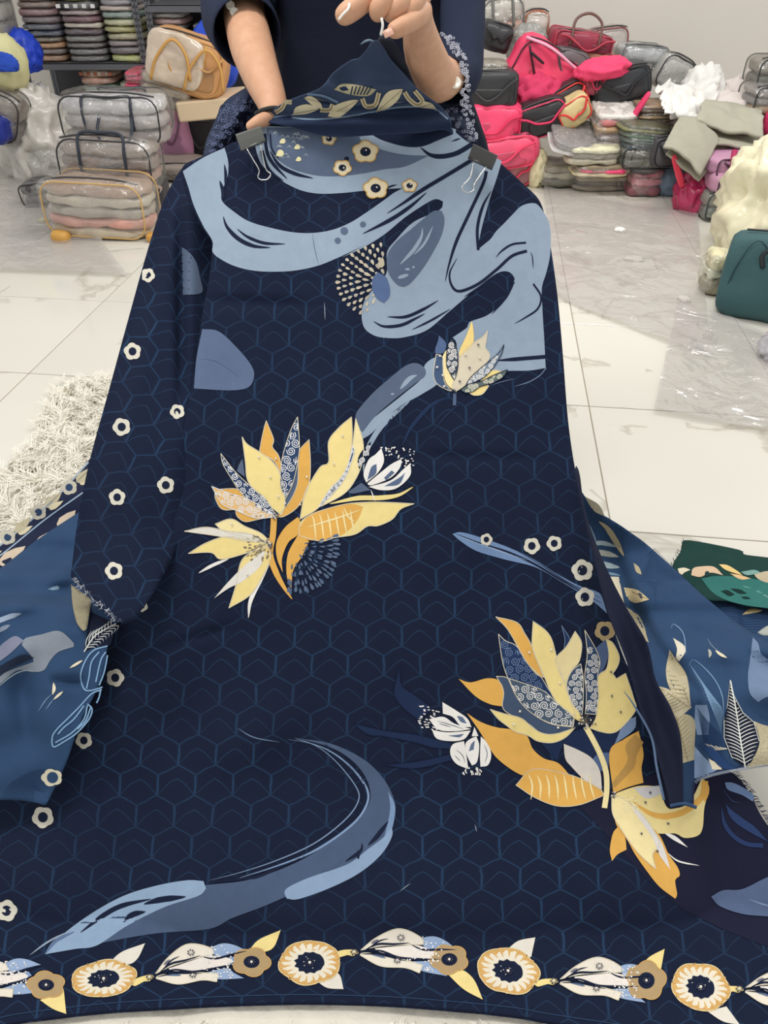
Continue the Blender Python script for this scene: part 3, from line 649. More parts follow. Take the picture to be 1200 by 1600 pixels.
petal(m_, zf, [(880, 292), (920, 250), (905, 325), (868, 372), (862, 330)], NAVY, 4, None, spir=(5, W_, 1.4))
petal(m_, zf, [(878, 430), (918, 462), (840, 478), (820, 470)], MID, 2)
pstroke(m_, zf, [(1103, 449), (1040, 484), (960, 496), (860, 498), (740, 522)], 7.4, YEL, 3, (1, 1), 'leaf')
petal(m_, zf, [(1108, 522), (1050, 545), (1012, 590), (950, 618), (905, 620), (850, 655), (760, 670), (700, 685), (605, 660), (615, 600), (680, 560), (800, 525), (900, 515), (1000, 516)], YEL, 3, stit, name='leaf')
st_ = [[(660 + 34*i, 560 - 5*i + 8), (672 + 33*i, 600), (668 + 34*i + 12, 682 - 5*i)] for i in range(6)] + [[(640, 625), (720, 600), (800, 575), (880, 545)], [(800, 535), (822, 580), (850, 600)]]
petal(m_, zf, [(885, 535), (862, 590), (805, 650), (720, 680), (620, 675), (603, 642), (650, 572), (740, 540), (830, 523)], ORG, 4, None, stripes=(st_, 2.4, YEL2), name='leaf')
petal(m_, zf, [(600, 580), (612, 600), (602, 655), (560, 690), (532, 760), (535, 822), (510, 760), (508, 690), (545, 625)], ORG, 3, None, name='leaf')
petal(m_, zf, [(600, 660), (650, 685), (620, 750), (582, 810), (572, 895), (552, 830), (558, 740)], ORG, 3, None, name='leaf')
pstroke(m_, zf, [(497, 580), (492, 660), (480, 740), (505, 820), (540, 885), (576, 938)], 9.5, ORG, 4, (0, 1), 'stem')
petal(m_, zf, [(240, 610), (310, 588), (370, 620), (440, 650), (480, 690), (380, 668), (280, 642)], YEL2, 3, stit)
petal(m_, zf, [(106, 642), (200, 624), (300, 642), (400, 655), (470, 690), (380, 685), (260, 664)], (222, 218, 208), 4, stit)
petal(m_, zf, [(123, 739), (200, 693), (290, 665), (390, 680), (482, 700), (400, 730), (270, 764), (222, 735)], YEL, 4, stit)
pstroke(m_, zf, [(168, 824), (230, 790), (300, 762)], 5, WHITE, 3)
petal(m_, zf, [(300, 977), (330, 880), (362, 760), (470, 705), (482, 760), (440, 850), (390, 922)], YEL, 4, stit)
petal(m_, zf, [(236, 934), (300, 860), (370, 790), (460, 715), (440, 790), (360, 860), (300, 890)], (226, 222, 214), 5)
pstroke(m_, zf, [(385, 1020), (400, 930), (482, 770)], 7, WHITE, 3)
sd = Patch(body_D); random.seed(9)
for i in range(60):
    a = random.uniform(0, 6.28); r = random.uniform(6, 62)*1; x, y = 430 + r*math.cos(a), 715 + r*math.sin(a); px, py = zf([(x, y)])[0]
    sd.tear(px, py, 5.5, 3, math.atan2(y-700, x-485), random.choice([(150, 138, 112), (176, 162, 130), (120, 110, 92)]), 6)
sd.build('stamen_print', m_)
sd = Patch(body_D)
for k, r in enumerate((52, 86, 122, 158, 190)):
    n = 9 + 3*k
    for i in range(n):
        a = R(-12 + 118*(i + .5*(k % 2))/n)
        x, y = 590 + r*math.cos(a)*.95, 705 + r*math.sin(a)*1.02
        if x < 600 and y < 770: continue
        px, py = zf([(x + random.uniform(-6, 6), y + random.uniform(-6, 6))])[0]; sd.tear(px, py, (7.5 + k*1.3)*random.uniform(.75, 1.1), (3 + k*.55)*random.uniform(.7, 1.05), a + random.uniform(-.15, .15), random.choice([(92, 108, 136), (80, 98, 126)]), 5)
sd.build('seed_head_print', m_)
for i in range(16): bead(*zf([(505 + random.uniform(-14, 14), 575 + random.uniform(-12, 12))])[0], 1.6, c=i % 3)
for i in range(10): bead(*zf([(482 + random.uniform(-9, 9), 702 + random.uniform(-12, 12))])[0], 1.7, c=i % 3)
for x, y in ((430, 318), (480, 405), (515, 490), (545, 520), (610, 525), (640, 405), (505, 325), (795, 225), (757, 348), (380, 830), (312, 610), (465, 740)): bead(*zf([(x, y)])[0], 2.0, c=1)

# white blossom right of it
m_ = motif('white_blossom_print')
petal(m_, z3, [(288, 660), (300, 720), (272, 775), (217, 822), (204, 780), (228, 715), (260, 690)], WHITE, 3)
petal(m_, z3, [(380, 712), (376, 750), (330, 800), (240, 835), (222, 826), (290, 770), (335, 735)], WHITE, 3)
petal(m_, z3, [(424, 730), (422, 790), (360, 848), (290, 858), (228, 842), (330, 812), (390, 760)], WHITE, 3)
for a in ([(222, 810), (240, 750), (265, 735), (262, 780)], [(300, 800), (335, 765), (350, 775), (310, 812)], [(300, 840), (370, 800), (400, 775), (370, 830)]): petal(m_, z3, a, (92, 108, 138), 4)
sd = Patch(body_D); random.seed(2)
for i in range(75):
    x, y = random.uniform(285, 442), random.uniform(655, 745)
    if y > 700 and x < 370 - (y-700): continue
    px, py = z3([(x, y)])[0]; sd.dot(px, py, random.uniform(.8, 1.5), WHITE, 3, n=6)
sd.stroke(z3([(238, 855), (258, 910)]), 1.6, WHITE, 4); sd.build('stamen_print', m_)

# ---------------- leaf at the right
zr = view(680, 780, 2.308); s3 = Patch(body_D)
s3.poly(zr([(62, 125), (100, 120), (200, 150), (290, 185), (370, 225), (440, 270), (520, 312), (580, 332), (600, 350), (620, 412), (560, 362), (450, 295), (360, 245), (250, 217), (150, 187), (90, 150)]), (112, 138, 176), 1)
s3.stroke(zr([(75, 125), (160, 158), (260, 190), (360, 235), (460, 295), (600, 375)]), 3.4, NAVY, 2); s3.stroke(zr([(300, 190), (380, 235), (480, 300), (600, 358)]), 1.6, NAVY, 2)
s3.stroke(zr([(75, 130), (200, 175), (330, 220)]), 2, (150, 172, 202), 2); s3.build('leaf_print', dress)

# ---------------- small ring flowers
ring_c = (208, 204, 190)
def ring_flower(x, y, r, D=body_D, c=ring_c, hole=NAVY, k=5, rot=None, sy=1.0, clip=None, gold=None, lay=3, name='small_flower_print'):
    p = Patch(D); rot = random.uniform(0, 6) if rot is None else rot; n = 40; pts = []
    for i in range(n):
        a = 2*math.pi*i/n; rr = r * (.86 + .16*abs(math.sin(k*a/2 + rot))); pts.append((x + rr*math.cos(a), y + rr*math.sin(a)*sy))
    if clip: pts = [q for q in pts if clip(*q)]
    p.poly(pts, c, lay, raw=True, sp=8)
    hp = [(x + r*.46*math.cos(a), y + r*.46*math.sin(a)*sy*1.05) for a in [2*math.pi*i/14 for i in range(14)]]
    if clip: hp = [q for q in hp if clip(*q)]
    if len(hp) > 3: p.poly(hp, hole, lay+1, raw=True)
    if gold: p.stroke(pts + [pts[0]], gold[1], gold[0], lay+1, (0, 0), smooth=False)
    return p.build(name, dress)
random.seed(11)
for x, y, r in ((207, 549, 13.5), (190, 667, 14), (183, 777, 13), (259, 758, 13.5), (178, 892, 14)): ring_flower(x, y, r, sl_D)
ring_flower(277, 643, 11.5, sl_D)
ring_flower(231, 430, 11, sl_D, clip=lambda x, y: x > 222)
ring_flower(250, 865, 10, clip=lambda x, y: x > 242 ); ring_flower(222, 947, 9, clip=lambda x, y: x > 216)
for x, y, r in ((180, 1059, 14), (67, 1277, 17), (10, 1423, 17), (131, 1157, 13)): ring_flower(x, y, r)
for x, y, r in ((760, 843, 9.5), (831, 853, 13), (866, 849, 12), (910, 891, 17), (914, 933, 15)): ring_flower(x, y, r, lay=4)
ring_flower(945, 986, 16, c=(170, 150, 112), lay=5)
def collar_flower(x, y, r, sy=.85):
    p = Patch(body_D); pts = []
    for i in range(44):
        a = 2*math.pi*i/44; rr = r*(.84 + .2*abs(math.sin(5*a/2 + x))); pts.append((x + rr*math.cos(a), y + rr*math.sin(a)*sy))
    p.poly(pts, (218, 200, 158), 4, raw=True)
    for i in range(26): a = 2*math.pi*i/26; p.stroke([(x + r*.45*math.cos(a), y + r*.45*math.sin(a)*sy), (x + r*.9*math.cos(a), y + r*.9*math.sin(a)*sy)], 1.0, (238, 230, 208), 5, (0, 0), smooth=False)
    p.stroke(pts + [pts[0]], 1.5, (190, 150, 84), 6, (0, 0), smooth=False)
    p.dot(x, y, r*.42, NAVY, 6, ry=r*.36, n=12); o = p.build('small_flower_print', dress)
    for i in range(5): bead(x + random.uniform(-.22, .22)*r, y + random.uniform(-.2, .2)*r, 1.1 + .5*(i == 0), c=2 if i else 1)
for x, y, r in ((571, 237, 20), (535, 262, 14), (587, 294, 19), (640, 290, 11.5), (514, 217, 11)): collar_flower(x, y, r)
# cream drops and scales on the collar
sc = Patch(body_D)
for i in range(34):
    x = 425 + random.uniform(0, 56); y = 206 + random.uniform(0, 42); sc.stroke([(x-4, y+1), (x, y-2.5), (x+4, y+1.5)], 1.1, (196, 204, 208), 3, smooth=False)
for x, y, r in ((441, 221, 5), (437, 240, 6.5), (464, 230, 5), (466, 249, 4.5)): sc.tear(x, y, r*2.1, r*1.7, -.5, (226, 218, 172), 4)
sc.build('drop_print', dress)

# ---------------- big bloom, lower right
q1 = view(600, 940, 4); q2 = view(830, 940, 4); q3 = view(880, 1180, 4)
m_ = motif('fallen_leaf_print'); DL = (30, 44, 76)
petal(m_, q1, [(100, 405), (110, 520), (200, 590), (300, 665), (220, 742), (140, 682), (75, 610), (64, 540)], DL, 1, (22, 32, 60), name='leaf', w=1.5)
petal(m_, q1, [(-195, 760), (0, 805), (200, 832), (420, 885), (420, 922), (300, 912), (200, 882), (0, 842), (-100, 830)], DL, 1, (22, 32, 60), name='leaf')
petal(m_, q1, [(-10, 1022), (200, 1000), (410, 955), (425, 992), (200, 1042)], DL, 1, (22, 32, 60), name='leaf')
m_ = motif('white_blossom_print')
for pts in ([(365, 628), (450, 680), (520, 730), (547, 785), (480, 777), (430, 722), (368, 700)], [(280, 735), (370, 720), (440, 762), (545, 797), (440, 810), (340, 800)], [(300, 802), (400, 817), (542, 806), (500, 860), (420, 872), (330, 856)],
            [(500, 872), (515, 960), (527, 1047), (450, 1012), (414, 950), (430, 892)], [(577, 842), (595, 900), (582, 1000), (550, 1025), (518, 960), (508, 890), (540, 858)], [(605, 842), (650, 890), (670, 960), (650, 1022), (603, 1032), (600, 960)]):
    petal(m_, q1, pts, WHITE, 4)
for pts in ([(455, 715), (490, 722), (518, 762), (480, 752)], [(400, 838), (460, 832), (500, 826), (470, 848)], [(530, 935), (545, 890), (568, 868), (560, 925)]): petal(m_, q1, pts, (96, 112, 140), 5)
petal(m_, q1, [(565, 783), (590, 840), (548, 842)], WHITE, 4)
sd = Patch(body_D)
for pts in ([(330, 745), (400, 765), (500, 797)], [(340, 760), (420, 785)], [(450, 925), (490, 960), (508, 1010)], [(440, 960), (480, 1000)], [(625, 890), (645, 950), (630, 1010)]): sd.stroke(q1(pts), 1.1, (110, 116, 130), 6)
for i in range(46): sd.tear(*q1([(random.uniform(215, 350), random.uniform(650, 800))])[0], 4.5, 2, random.uniform(.1, .6), WHITE, 3)
for i in range(28): sd.tear(*q1([(random.uniform(490, 610), random.uniform(1035, 1080))])[0], 4, 2, 1.4, WHITE, 3)
sd.build('stamen_print', m_)
m_ = motif('large_yellow_flower_print')
petal(m_, q2, [(410, 800), (560, 770), (520, 900), (500, 1000), (380, 985), (330, 890)], DL, 1, name='leaf')
petal(m_, q2, [(60, 880), (330, 790), (400, 900), (440, 1000), (300, 930), (200, 880), (160, 1000)], DL, 1, name='leaf')
petal(m_, q1, [(698, 95), (830, 130), (880, 200), (920, 270), (960, 380), (1000, 475), (950, 450), (880, 360), (830, 270), (770, 170)], ORG, 4, stit)
petal(m_, q1, [(715, 203), (760, 245), (830, 280), (900, 390), (980, 470), (1030, 550), (1100, 640), (1180, 705), (1180, 782), (1050, 762), (930, 702), (840, 612), (780, 490), (742, 380)], (34, 54, 92), 3, stit, spir=(7.5, (116, 136, 170), 1.0))
petal(m_, q1, [(780, 480), (900, 520), (1000, 560), (1080, 632), (1180, 710), (1184, 778), (1050, 766), (930, 702), (840, 612)], (74, 90, 110), 5, stit, spir=(7.5, WHITE, 1.3))
petal(m_, q1, [(932, 123), (1010, 180), (1050, 240), (1078, 345), (1110, 460), (1150, 580), (1200, 712), (1150, 690), (1060, 600), (990, 440), (940, 330), (925, 260)], YEL, 6, stit)
petal(m_, q2, [(100, 330), (165, 350), (222, 510), (262, 620), (335, 768), (250, 712), (160, 592), (80, 460)], YEL, 6)
petal(m_, q1, [(466, 483), (540, 505), (640, 480), (712, 490), (747, 550), (740, 655), (660, 640), (570, 590)], ORG, 3)
petal(m_, q1, [(703, 466), (780, 485), (840, 612), (930, 702), (1050, 766), (1195, 786), (1100, 822), (1000, 832), (900, 762), (800, 712), (742, 662), (747, 560)], (68, 84, 110), 2, stit)
petal(m_, q1, [(663, 673), (750, 700), (860, 730), (930, 790), (1000, 825), (1080, 825), (1195, 788), (1130, 852), (1050, 882), (960, 872), (900, 837), (820, 812), (760, 770), (710, 730)], YEL, 5, stit)
petal(m_, q1, [(518, 697), (600, 750), (700, 785), (800, 800), (890, 835), (930, 920), (1000, 980), (1090, 1010), (1165, 1090), (1050, 1072), (930, 1057), (880, 1088), (800, 1052), (700, 972), (640, 880), (590, 800)], ORG, 4, name='leaf')
st_ = [[(335 + 32*i, 990 + (i % 2)*3), (350 + 30*i, 1030), (345 + 33*i, 1085)] for i in range(8)]
petal(m_, zr, [(291, 1031), (350, 975), (450, 985), (530, 1010), (600, 1050), (604, 1070), (520, 1102), (440, 1106), (360, 1076)], ORG, 6, stit, stripes=(st_, 2.8, YEL2), name='leaf')
petal(m_, q2, [(190, 150), (235, 220), (242, 260), (205, 300), (210, 230)], (34, 54, 92), 3, (110, 130, 160))
petal(m_, q2, [(275, 185), (315, 260), (300, 372), (250, 432), (220, 512), (180, 450), (152, 360), (220, 280)], (228, 212, 160), 6, stit)
petal(m_, q2, [(310, 388), (325, 480), (325, 620), (318, 712), (260, 640), (222, 530), (250, 440)], (58, 76, 100), 7, stit, spir=(5.6, WHITE, 1.2))
petal(m_, q2, [(335, 178), (400, 290), (430, 380), (415, 460), (420, 600), (402, 705), (338, 700), (345, 580), (335, 460), (350, 340), (345, 260)], (48, 68, 100), 7, stit, spir=(5.8, WHITE, 1.2))
petal(m_, q2, [(465, 235), (482, 330), (455, 420), (415, 467), (432, 370), (403, 290)], (78, 96, 130), 5)
petal(m_, q2, [(470, 238), (510, 258), (550, 340), (542, 400), (510, 450), (532, 482), (590, 448), (640, 600), (652, 680), (560, 792), (500, 822), (430, 812), (368, 790), (410, 700), (415, 480), (470, 420), (485, 330)], YEL, 4, stit)
petal(m_, q2, [(655, 718), (642, 800), (520, 892), (580, 760)], (120, 142, 176), 3)
petal(m_, q2, [(203, 888), (300, 930), (380, 980), (430, 1060), (442, 1175), (340, 1120), (250, 1030), (213, 980)], (216, 208, 200), 4, name='leaf')
petal(m_, q2, [(420, 950), (492, 943), (480, 1052), (440, 1062), (380, 990)], (84, 104, 142), 2, name='leaf')
pstroke(m_, q2, [(340, 780), (390, 870), (438, 970), (468, 1070), (472, 1180), (458, 1290)], 8.5, YEL2, 6, (0, 0), 'stem')
petal(m_, q2, [(672, 808), (702, 950), (690, 1040), (702, 1132), (600, 1162), (513, 1200), (490, 940), (580, 860)], ORG, 5, name='leaf')
petal(m_, q2, [(650, 828), (702, 880), (660, 960), (640, 1040), (520, 1165), (510, 1130), (600, 1000), (590, 900)], (186, 146, 84), 6, name='leaf')
petal(m_, q3, [(300, 250), (420, 205), (500, 190), (600, 195), (645, 320), (700, 332), (790, 292), (870, 140), (905, 188), (905, 240), (882, 330), (872, 450), (842, 502), (760, 517), (700, 490), (600, 490), (550, 470), (430, 420), (330, 380)], (234, 216, 152), 5)
petal(m_, q3, [(440, 205), (600, 190), (620, 240), (520, 270)], (206, 204, 206), 6)
pstroke(m_, q3, [(440, 292), (540, 362), (640, 382), (760, 350), (865, 262), (888, 160)], 9.5, ORG, 6, (1, 0))
pstroke(m_, q3, [(872, 150), (890, 200), (885, 290)], 11, ORG, 6, (1, 1))
petal(m_, q3, [(620, 478), (700, 505), (780, 577), (690, 530)], WHITE, 5); pstroke(m_, q3, [(650, 608), (720, 662), (850, 690)], 2.4, WHITE, 5)
petal(m_, q3, [(305, 282), (330, 430), (400, 530), (450, 620), (520, 720), (600, 820), (700, 897), (712, 870), (700, 782), (728, 752), (715, 700), (660, 620), (602, 500), (520, 420), (430, 330), (370, 272)], ORG, 7)
petal(m_, q3, [(303, 260), (370, 268), (470, 350), (560, 460), (602, 560), (560, 620), (580, 712), (500, 642), (430, 562), (350, 442), (308, 362)], YEL2, 8, stit)
petal(m_, q3, [(430, 300), (520, 400), (600, 520), (640, 610), (668, 715), (600, 620), (560, 520), (500, 430), (440, 350)], (222, 218, 214), 9)
petal(m_, q3, [(340, 450), (385, 512), (396, 590), (340, 620), (305, 662), (292, 590), (310, 490)], ORG, 5)
sd = Patch(body_D); random.seed(21)
for i in range(110):
    x, y = random.gauss(410, 32), random.gauss(320, 32); sd.dot(*q3([(x, y)])[0], random.uniform(.8, 1.5), (246, 232, 182), 10, n=6)
for i in range(60):
    a = random.uniform(0, 6.28); r = random.uniform(10, 95); sd.stroke([q2([(340, 760)])[0], q2([(340 + r*math.cos(a), 745 + r*.7*math.sin(a))])[0]], .8, random.choice([(206, 190, 150), (90, 82, 70), (150, 132, 96)]), 9, smooth=False)
sd.build('stamen_print', m_)
for i in range(26): bead(*q2([(335 + random.gauss(0, 28), 760 + random.gauss(0, 20))])[0], 1.6, c=i % 3)
for i in range(10): bead(*q3([(318 + random.gauss(0, 9), 245 + random.gauss(0, 9))])[0], 1.8, c=i % 3)
for x, y in ((908, 318), (810, 768), (850, 686), (1088, 788), (1046, 300), (1100, 510)): bead(*q1([(x, y)])[0], 2.2, c=1)
for x, y in ((500, 440), (505, 590), (560, 690)): bead(*q2([(x, y)])[0], 2.0, c=0)
for x, y in ((515, 295), (545, 235), (657, 428), (590, 600), (490, 490)): bead(*q3([(x, y)])[0], 2.0, c=2)

# plain reverse side of the cloth at the right and its print
rv = Patch(body_D); zz = view(600, 1200, 2)
rv.poly([(905, 1258), (960, 1230), (1085, 1195), (1140, 1208), (1172, 1242), (1200, 1291), (1285, 1400), (1285, 1490), (1200, 1478), (1150, 1460), (1105, 1440), (1060, 1415), (1010, 1372), (960, 1318), (925, 1280)], mat('navy_print_ground', (28, 30, 52), .85, bump=.25, bscale=900, var=.06, vscale=20, spec=.15), 0)
rv.build('reverse_side', dress); rv = Patch(body_D, .0014)
rv.poly([(1111, 1401), (1130, 1391), (1160, 1389), (1200, 1370), (1290, 1330), (1290, 1440), (1200, 1432), (1160, 1428), (1125, 1416)], (84, 100, 132), 1)
rv.poly(q3([(1010, 170), (1060, 172), (1130, 205), (1190, 250), (1185, 290), (1120, 250), (1030, 215)]), (108, 132, 172), 1)
rv.poly(q3([(1015, 300), (1050, 340), (1130, 400), (1200, 450), (1280, 540), (1200, 500), (1100, 440), (1040, 380)]), (44, 62, 104), 1); rv.stroke(q3([(990, 330), (1010, 430), (1070, 510), (1150, 555), (1250, 565)]), 7, (40, 58, 98), 1, (1, 0))
rv.stroke(q3([(1000, 210), (1050, 280), (1110, 300)]), 1.2, (56, 74, 110), 1); rv.stroke([(1170, 1405), (1200, 1415), (1240, 1420)], 3, (120, 142, 176), 2)
rv.build('reverse_print', dress)
rf = Patch(body_D); random.seed(8)
for i in range(60):
    t = i/59; x = float(np.interp(t, [0, .4, 1], [1145, 1172, 1215])); y = float(np.interp(t, [0, .4, 1], [1208, 1242, 1312])); a = random.uniform(-.9, .3)
    rf.stroke([(x, y), (x + 7*math.cos(a), y + 7*math.sin(a)), (x + 11*math.cos(a+.5), y + 11*math.sin(a+.4))], 1.1, (26, 32, 54), 0, (0, 1), smooth=False)
rf.build('frayed_edge', dress)

# ---------------- sickle swirl, lower left
zs = view(0, 1120, 1.7143); s4 = Patch(body_D)
s4.poly(zs([(120, 636), (200, 560), (330, 490), (450, 465), (560, 450), (660, 438), (760, 405), (840, 365), (930, 300), (985, 240), (990, 190), (965, 140), (920, 100), (865, 75), (790, 57), (880, 70), (960, 105), (1010, 145), (1045, 195), (1060, 250), (1045, 310), (1020, 340), (950, 400), (850, 445), (770, 480), (700, 510), (620, 540), (560, 568), (420, 580), (300, 600), (200, 622)]), (74, 90, 118), 1)
s4.poly(zs([(120, 636), (160, 590), (240, 530), (330, 480), (420, 452), (500, 438), (545, 440), (552, 460), (530, 480), (440, 510), (340, 560), (260, 612), (200, 622)]), (142, 166, 194), 2)
s4.poly(zs([(762, 470), (775, 455), (830, 430), (930, 395), (985, 355), (1030, 320), (1048, 290), (1050, 320), (1020, 370), (960, 420), (880, 460), (800, 488), (768, 487)]), (136, 158, 188), 2)
s4.poly(zs([(1040, 200), (1058, 240), (1050, 300), (1030, 320), (1045, 250)]), (120, 146, 180), 2)
for pts, wd, tp, c in [([(215, 578), (280, 530), (330, 505), (405, 488)], 13, (1, 1), NAVY), ([(385, 502), (430, 490), (498, 482)], 16, (1, 1), NAVY), ([(330, 550), (355, 530), (390, 522)], 15, (1, 1), NAVY),
    ([(80, 638), (130, 602), (190, 572)], 5, (1, 1), LIGHT), ([(120, 636), (150, 600), (200, 575)], 9, (1, 1), (96, 116, 150)), ([(635, 30), (680, 55), (750, 68)], 3.5, (1, 1), (96, 116, 146)),
    ([(770, 60), (840, 75), (900, 120), (955, 190), (958, 230), (920, 280), (840, 340), (740, 385), (640, 418), (560, 438)], 3.5, (1, 1), (120, 142, 172)), ([(790, 57), (880, 90), (945, 140), (985, 200), (975, 250), (930, 300), (840, 360), (740, 400), (640, 432)], 6, (1, 1), (124, 148, 182)),
    ([(868, 72), (930, 120), (972, 180), (975, 230), (940, 285)], 8, (1, 1), NAVY), ([(560, 445), (660, 432), (700, 425), (820, 370)], 7, (1, 1), NAVY), ([(1040, 280), (1010, 320), (985, 345)], 12, (1, 1), NAVY), ([(970, 338), (965, 360), (925, 388)], 9, (1, 1), NAVY), ([(958, 358), (960, 382)], 9, (1, 1), NAVY), ([(920, 380), (890, 405), (860, 415)], 5, (1, 1), (74, 90, 118))]:
    s4.stroke(zs(pts), wd/1.714, c, 3, tp)
s4.build('blue_swirl_print', dress)
# loose threads on the cloth
th = Patch(body_D)
for pts in ([(507, 472), (508, 500)], [(625, 1392), (642, 1380)], [(742, 1288), (745, 1300)]): th.stroke(pts, 1.1, (150, 156, 170), 2)
th.stroke([(488, 365), (492, 390), (498, 415)], .8, (70, 90, 120), 2); th.build('loose_thread', dress)

# ---------------- embroidered border along the hem
def poppy(x, y, rx, ry, rot, leaf):
    m_ = motif('border_poppy_print'); p = Patch(body_D); pts = []; inn = []
    ca, sa = math.cos(rot), math.sin(rot)
    def T_(a, k): u, v = rx*k*math.cos(a), ry*k*math.sin(a); return (x + u*ca - v*sa, y + u*sa + v*ca)
    for i in range(72): a = 2*math.pi*i/72; pts.append(T_(a, .93 + .07*abs(math.sin(2.5*a + x)) + .02*math.sin(18*a)))
    p.poly(pts, (212, 168, 100), 3, raw=True)
    p.poly([T_(2*math.pi*i/90, .76 + .11*abs(math.sin(2.5*2*math.pi*i/90 + x)) + .045*math.sin(20*2*math.pi*i/90)) for i in range(90)], (230, 222, 202), 4, raw=True)
    for i in range(20):
        a = 2*math.pi*(i+.5)/20; p.stroke([T_(a, .98), T_(a + .02, .8), T_(a + .03, .58)], 3.6 if rx > 40 else 3, (214, 172, 106), 5, (0, 1), smooth=False)
    p.poly([T_(2*math.pi*i/24, .47 + .05*math.sin(3*i)) for i in range(24)], NAVY, 6, raw=True); p.outline(pts[::3], (226, 206, 160), 1.6, 5); p.build('petal_ring', m_)
    if leaf: petal(m_, lambda a: a, leaf, (226, 220, 208), 2, name='leaf')
    for i in range(9): a = 2*math.pi*i/9; bead(x + 6*math.cos(a), y + 5*math.sin(a), 1.5, c=2)
    bead(x, y, 3, c=1)
    for i in range(6): bead(x + random.uniform(-14, 14), y + random.uniform(-9, 9), 1, c=1)
za = view(0, 1440, 4); zb2 = view(240, 1440, 4); zc = view(600, 1200, 2); zd = view(500, 1440, 1.7143)
poppy(162, 1529, 52, 29, -.12, za([(680, 262), (760, 190), (907, 135), (860, 230), (800, 268)]))
poppy(484, 1504, 49, 35, -.05, zb2([(1000, 352), (1090, 305), (1160, 330), (1187, 422), (1080, 412)]))
poppy(794, 1517, 50, 36, .25, zc([(385, 567), (420, 540), (473, 529), (460, 590), (420, 594)]))
poppy(1095, 1542, 47, 37, .3, zc([(1010, 760), (1070, 745), (1112, 802), (1060, 792)]))
def brown_flower(x, y, r, sy, leaf):
    m_ = motif('border_brown_flower_print'); petal(m_, lambda a: a, leaf, YEL, 2, name='leaf'); p = Patch(body_D); pts = []
    for i in range(50): a = 2*math.pi*i/50; rr = r*(.84 + .18*abs(math.sin(2.5*a + y))); pts.append((x + rr*math.cos(a), y + rr*math.sin(a)*sy))
    p.poly(pts, BROWN, 4, raw=True); p.stroke(pts + [pts[0]], 1.6, (200, 160, 100), 5, (0, 0), smooth=False)
    p.poly([(x + r*.42*math.cos(a), y + r*.42*sy*math.sin(a)) for a in [2*math.pi*i/16 for i in range(16)]], NAVY, 5, raw=True); p.build('petal_ring', m_)
    for i in range(8): a = 2*math.pi*i/8; bead(x + 5*math.cos(a), y + 4*math.sin(a), 1.5, c=2)
    bead(x, y, 2.6, c=1)
brown_flower(72, 1539, 30, .72, za([(250, 490), (330, 455), (398, 422), (414, 577), (330, 545)]))
brown_flower(393, 1503, 30, .76, zb2([(600, 175), (660, 112), (795, 52), (750, 160), (680, 190)]))
brown_flower(702, 1499, 30, .78, zc([(200, 645), (240, 630), (280, 660), (309, 724), (250, 692)]))
brown_flower(1010, 1532, 31, 1.0, zc([(800, 622), (830, 590), (877, 565), (865, 632), (830, 638)]))
def tulip(bx, by, ang, sc, leafy=True):
    """flower lying on its side: base (bx,by), pointing along ang"""
    ca, sa = math.cos(ang), math.sin(ang)
    def tr(P): return [(bx + sc*((p[0]-5)/4*ca - (p[1]-335)/4*sa), by + sc*((p[0]-5)/4*sa + (p[1]-335)/4*ca)) for p in P]
    m_ = motif('border_tulip_print')
    petal(m_, tr, [(350, 175), (370, 155), (430, 135), (500, 145), (582, 182), (500, 205), (400, 220)], (148, 170, 202), 2)
    petal(m_, tr, [(380, 240), (500, 218), (520, 245), (440, 275)], (130, 154, 190), 2)
    petal(m_, tr, [(310, 322), (450, 290), (500, 320), (562, 353), (400, 358)], (148, 170, 202), 2)
    petal(m_, tr, [(8, 325), (80, 230), (180, 150), (262, 138), (357, 165), (372, 200), (250, 232), (120, 272)], (228, 220, 206), 3, stit)
    petal(m_, tr, [(90, 292), (250, 238), (340, 213), (462, 225), (500, 250), (400, 285), (250, 307), (120, 307)], (232, 224, 216), 3)
    petal(m_, tr, [(12, 355), (30, 335), (150, 322), (300, 318), (400, 322), (392, 375), (300, 365), (150, 390)], (230, 222, 206), 3, stit)
    p = Patch(body_D)
    for pts, wd in [([(20, 330), (100, 265), (200, 240), (290, 210)], 3.4), ([(20, 338), (120, 300), (250, 312), (400, 285), (500, 262)], 3.4), ([(290, 215), (380, 230), (500, 200), (580, 182)], 3.2), ([(20, 345), (130, 322), (300, 322)], 3), ([(60, 290), (110, 240), (160, 215)], 2.2)]:
        p.stroke(tr(pts), wd*sc, NAVY, 5)
    p.stroke(tr([(80, 335), (120, 330), (170, 335)]), 4*sc, (92, 110, 142), 5); p.stroke(tr([(60, 270), (100, 235)]), 4*sc, (110, 110, 124), 5)
    for i in range(70):
        x, y = random.uniform(300, 490), random.uniform(150, 350); p.dot(*tr([(x, y)])[0], random.uniform(.9, 1.6)*sc, WHITE, 6, n=6)
    p.build('vein_print', m_)
    for cx, cy in ((230, 192), (242, 330)):
        q = tr([(cx, cy)])[0]
        for i in range(7): a = 2*math.pi*i/7; bead(q[0] + 4.6*math.cos(a), q[1] + 4*math.sin(a), 1.5, c=2)
        bead(q[0], q[1], 2.1, c=1)
    if leafy:
        petal(m_, tr, [(-150, 385), (-100, 350), (-20, 330), (0, 345), (-30, 372), (-60, 372), (-120, 402)], YEL, 2, name='leaf')
        q = tr([(-28, 345)])[0]
        for i in range(6): a = 2*math.pi*i/6; bead(q[0] + 4.6*math.cos(a), q[1] + 4.4*math.sin(a), 1.7, c=2)
        bead(*q, 2.5, c=1)
tulip(242, 1524, 0.0, 1.0)
tulip(562, 1487, .24, 1.02)
tulip(874, 1532, .22, 1.0)
tulip(1164, 1545, .30, 1.0)
tulip(-78, 1553, -.05, 1.0, False)

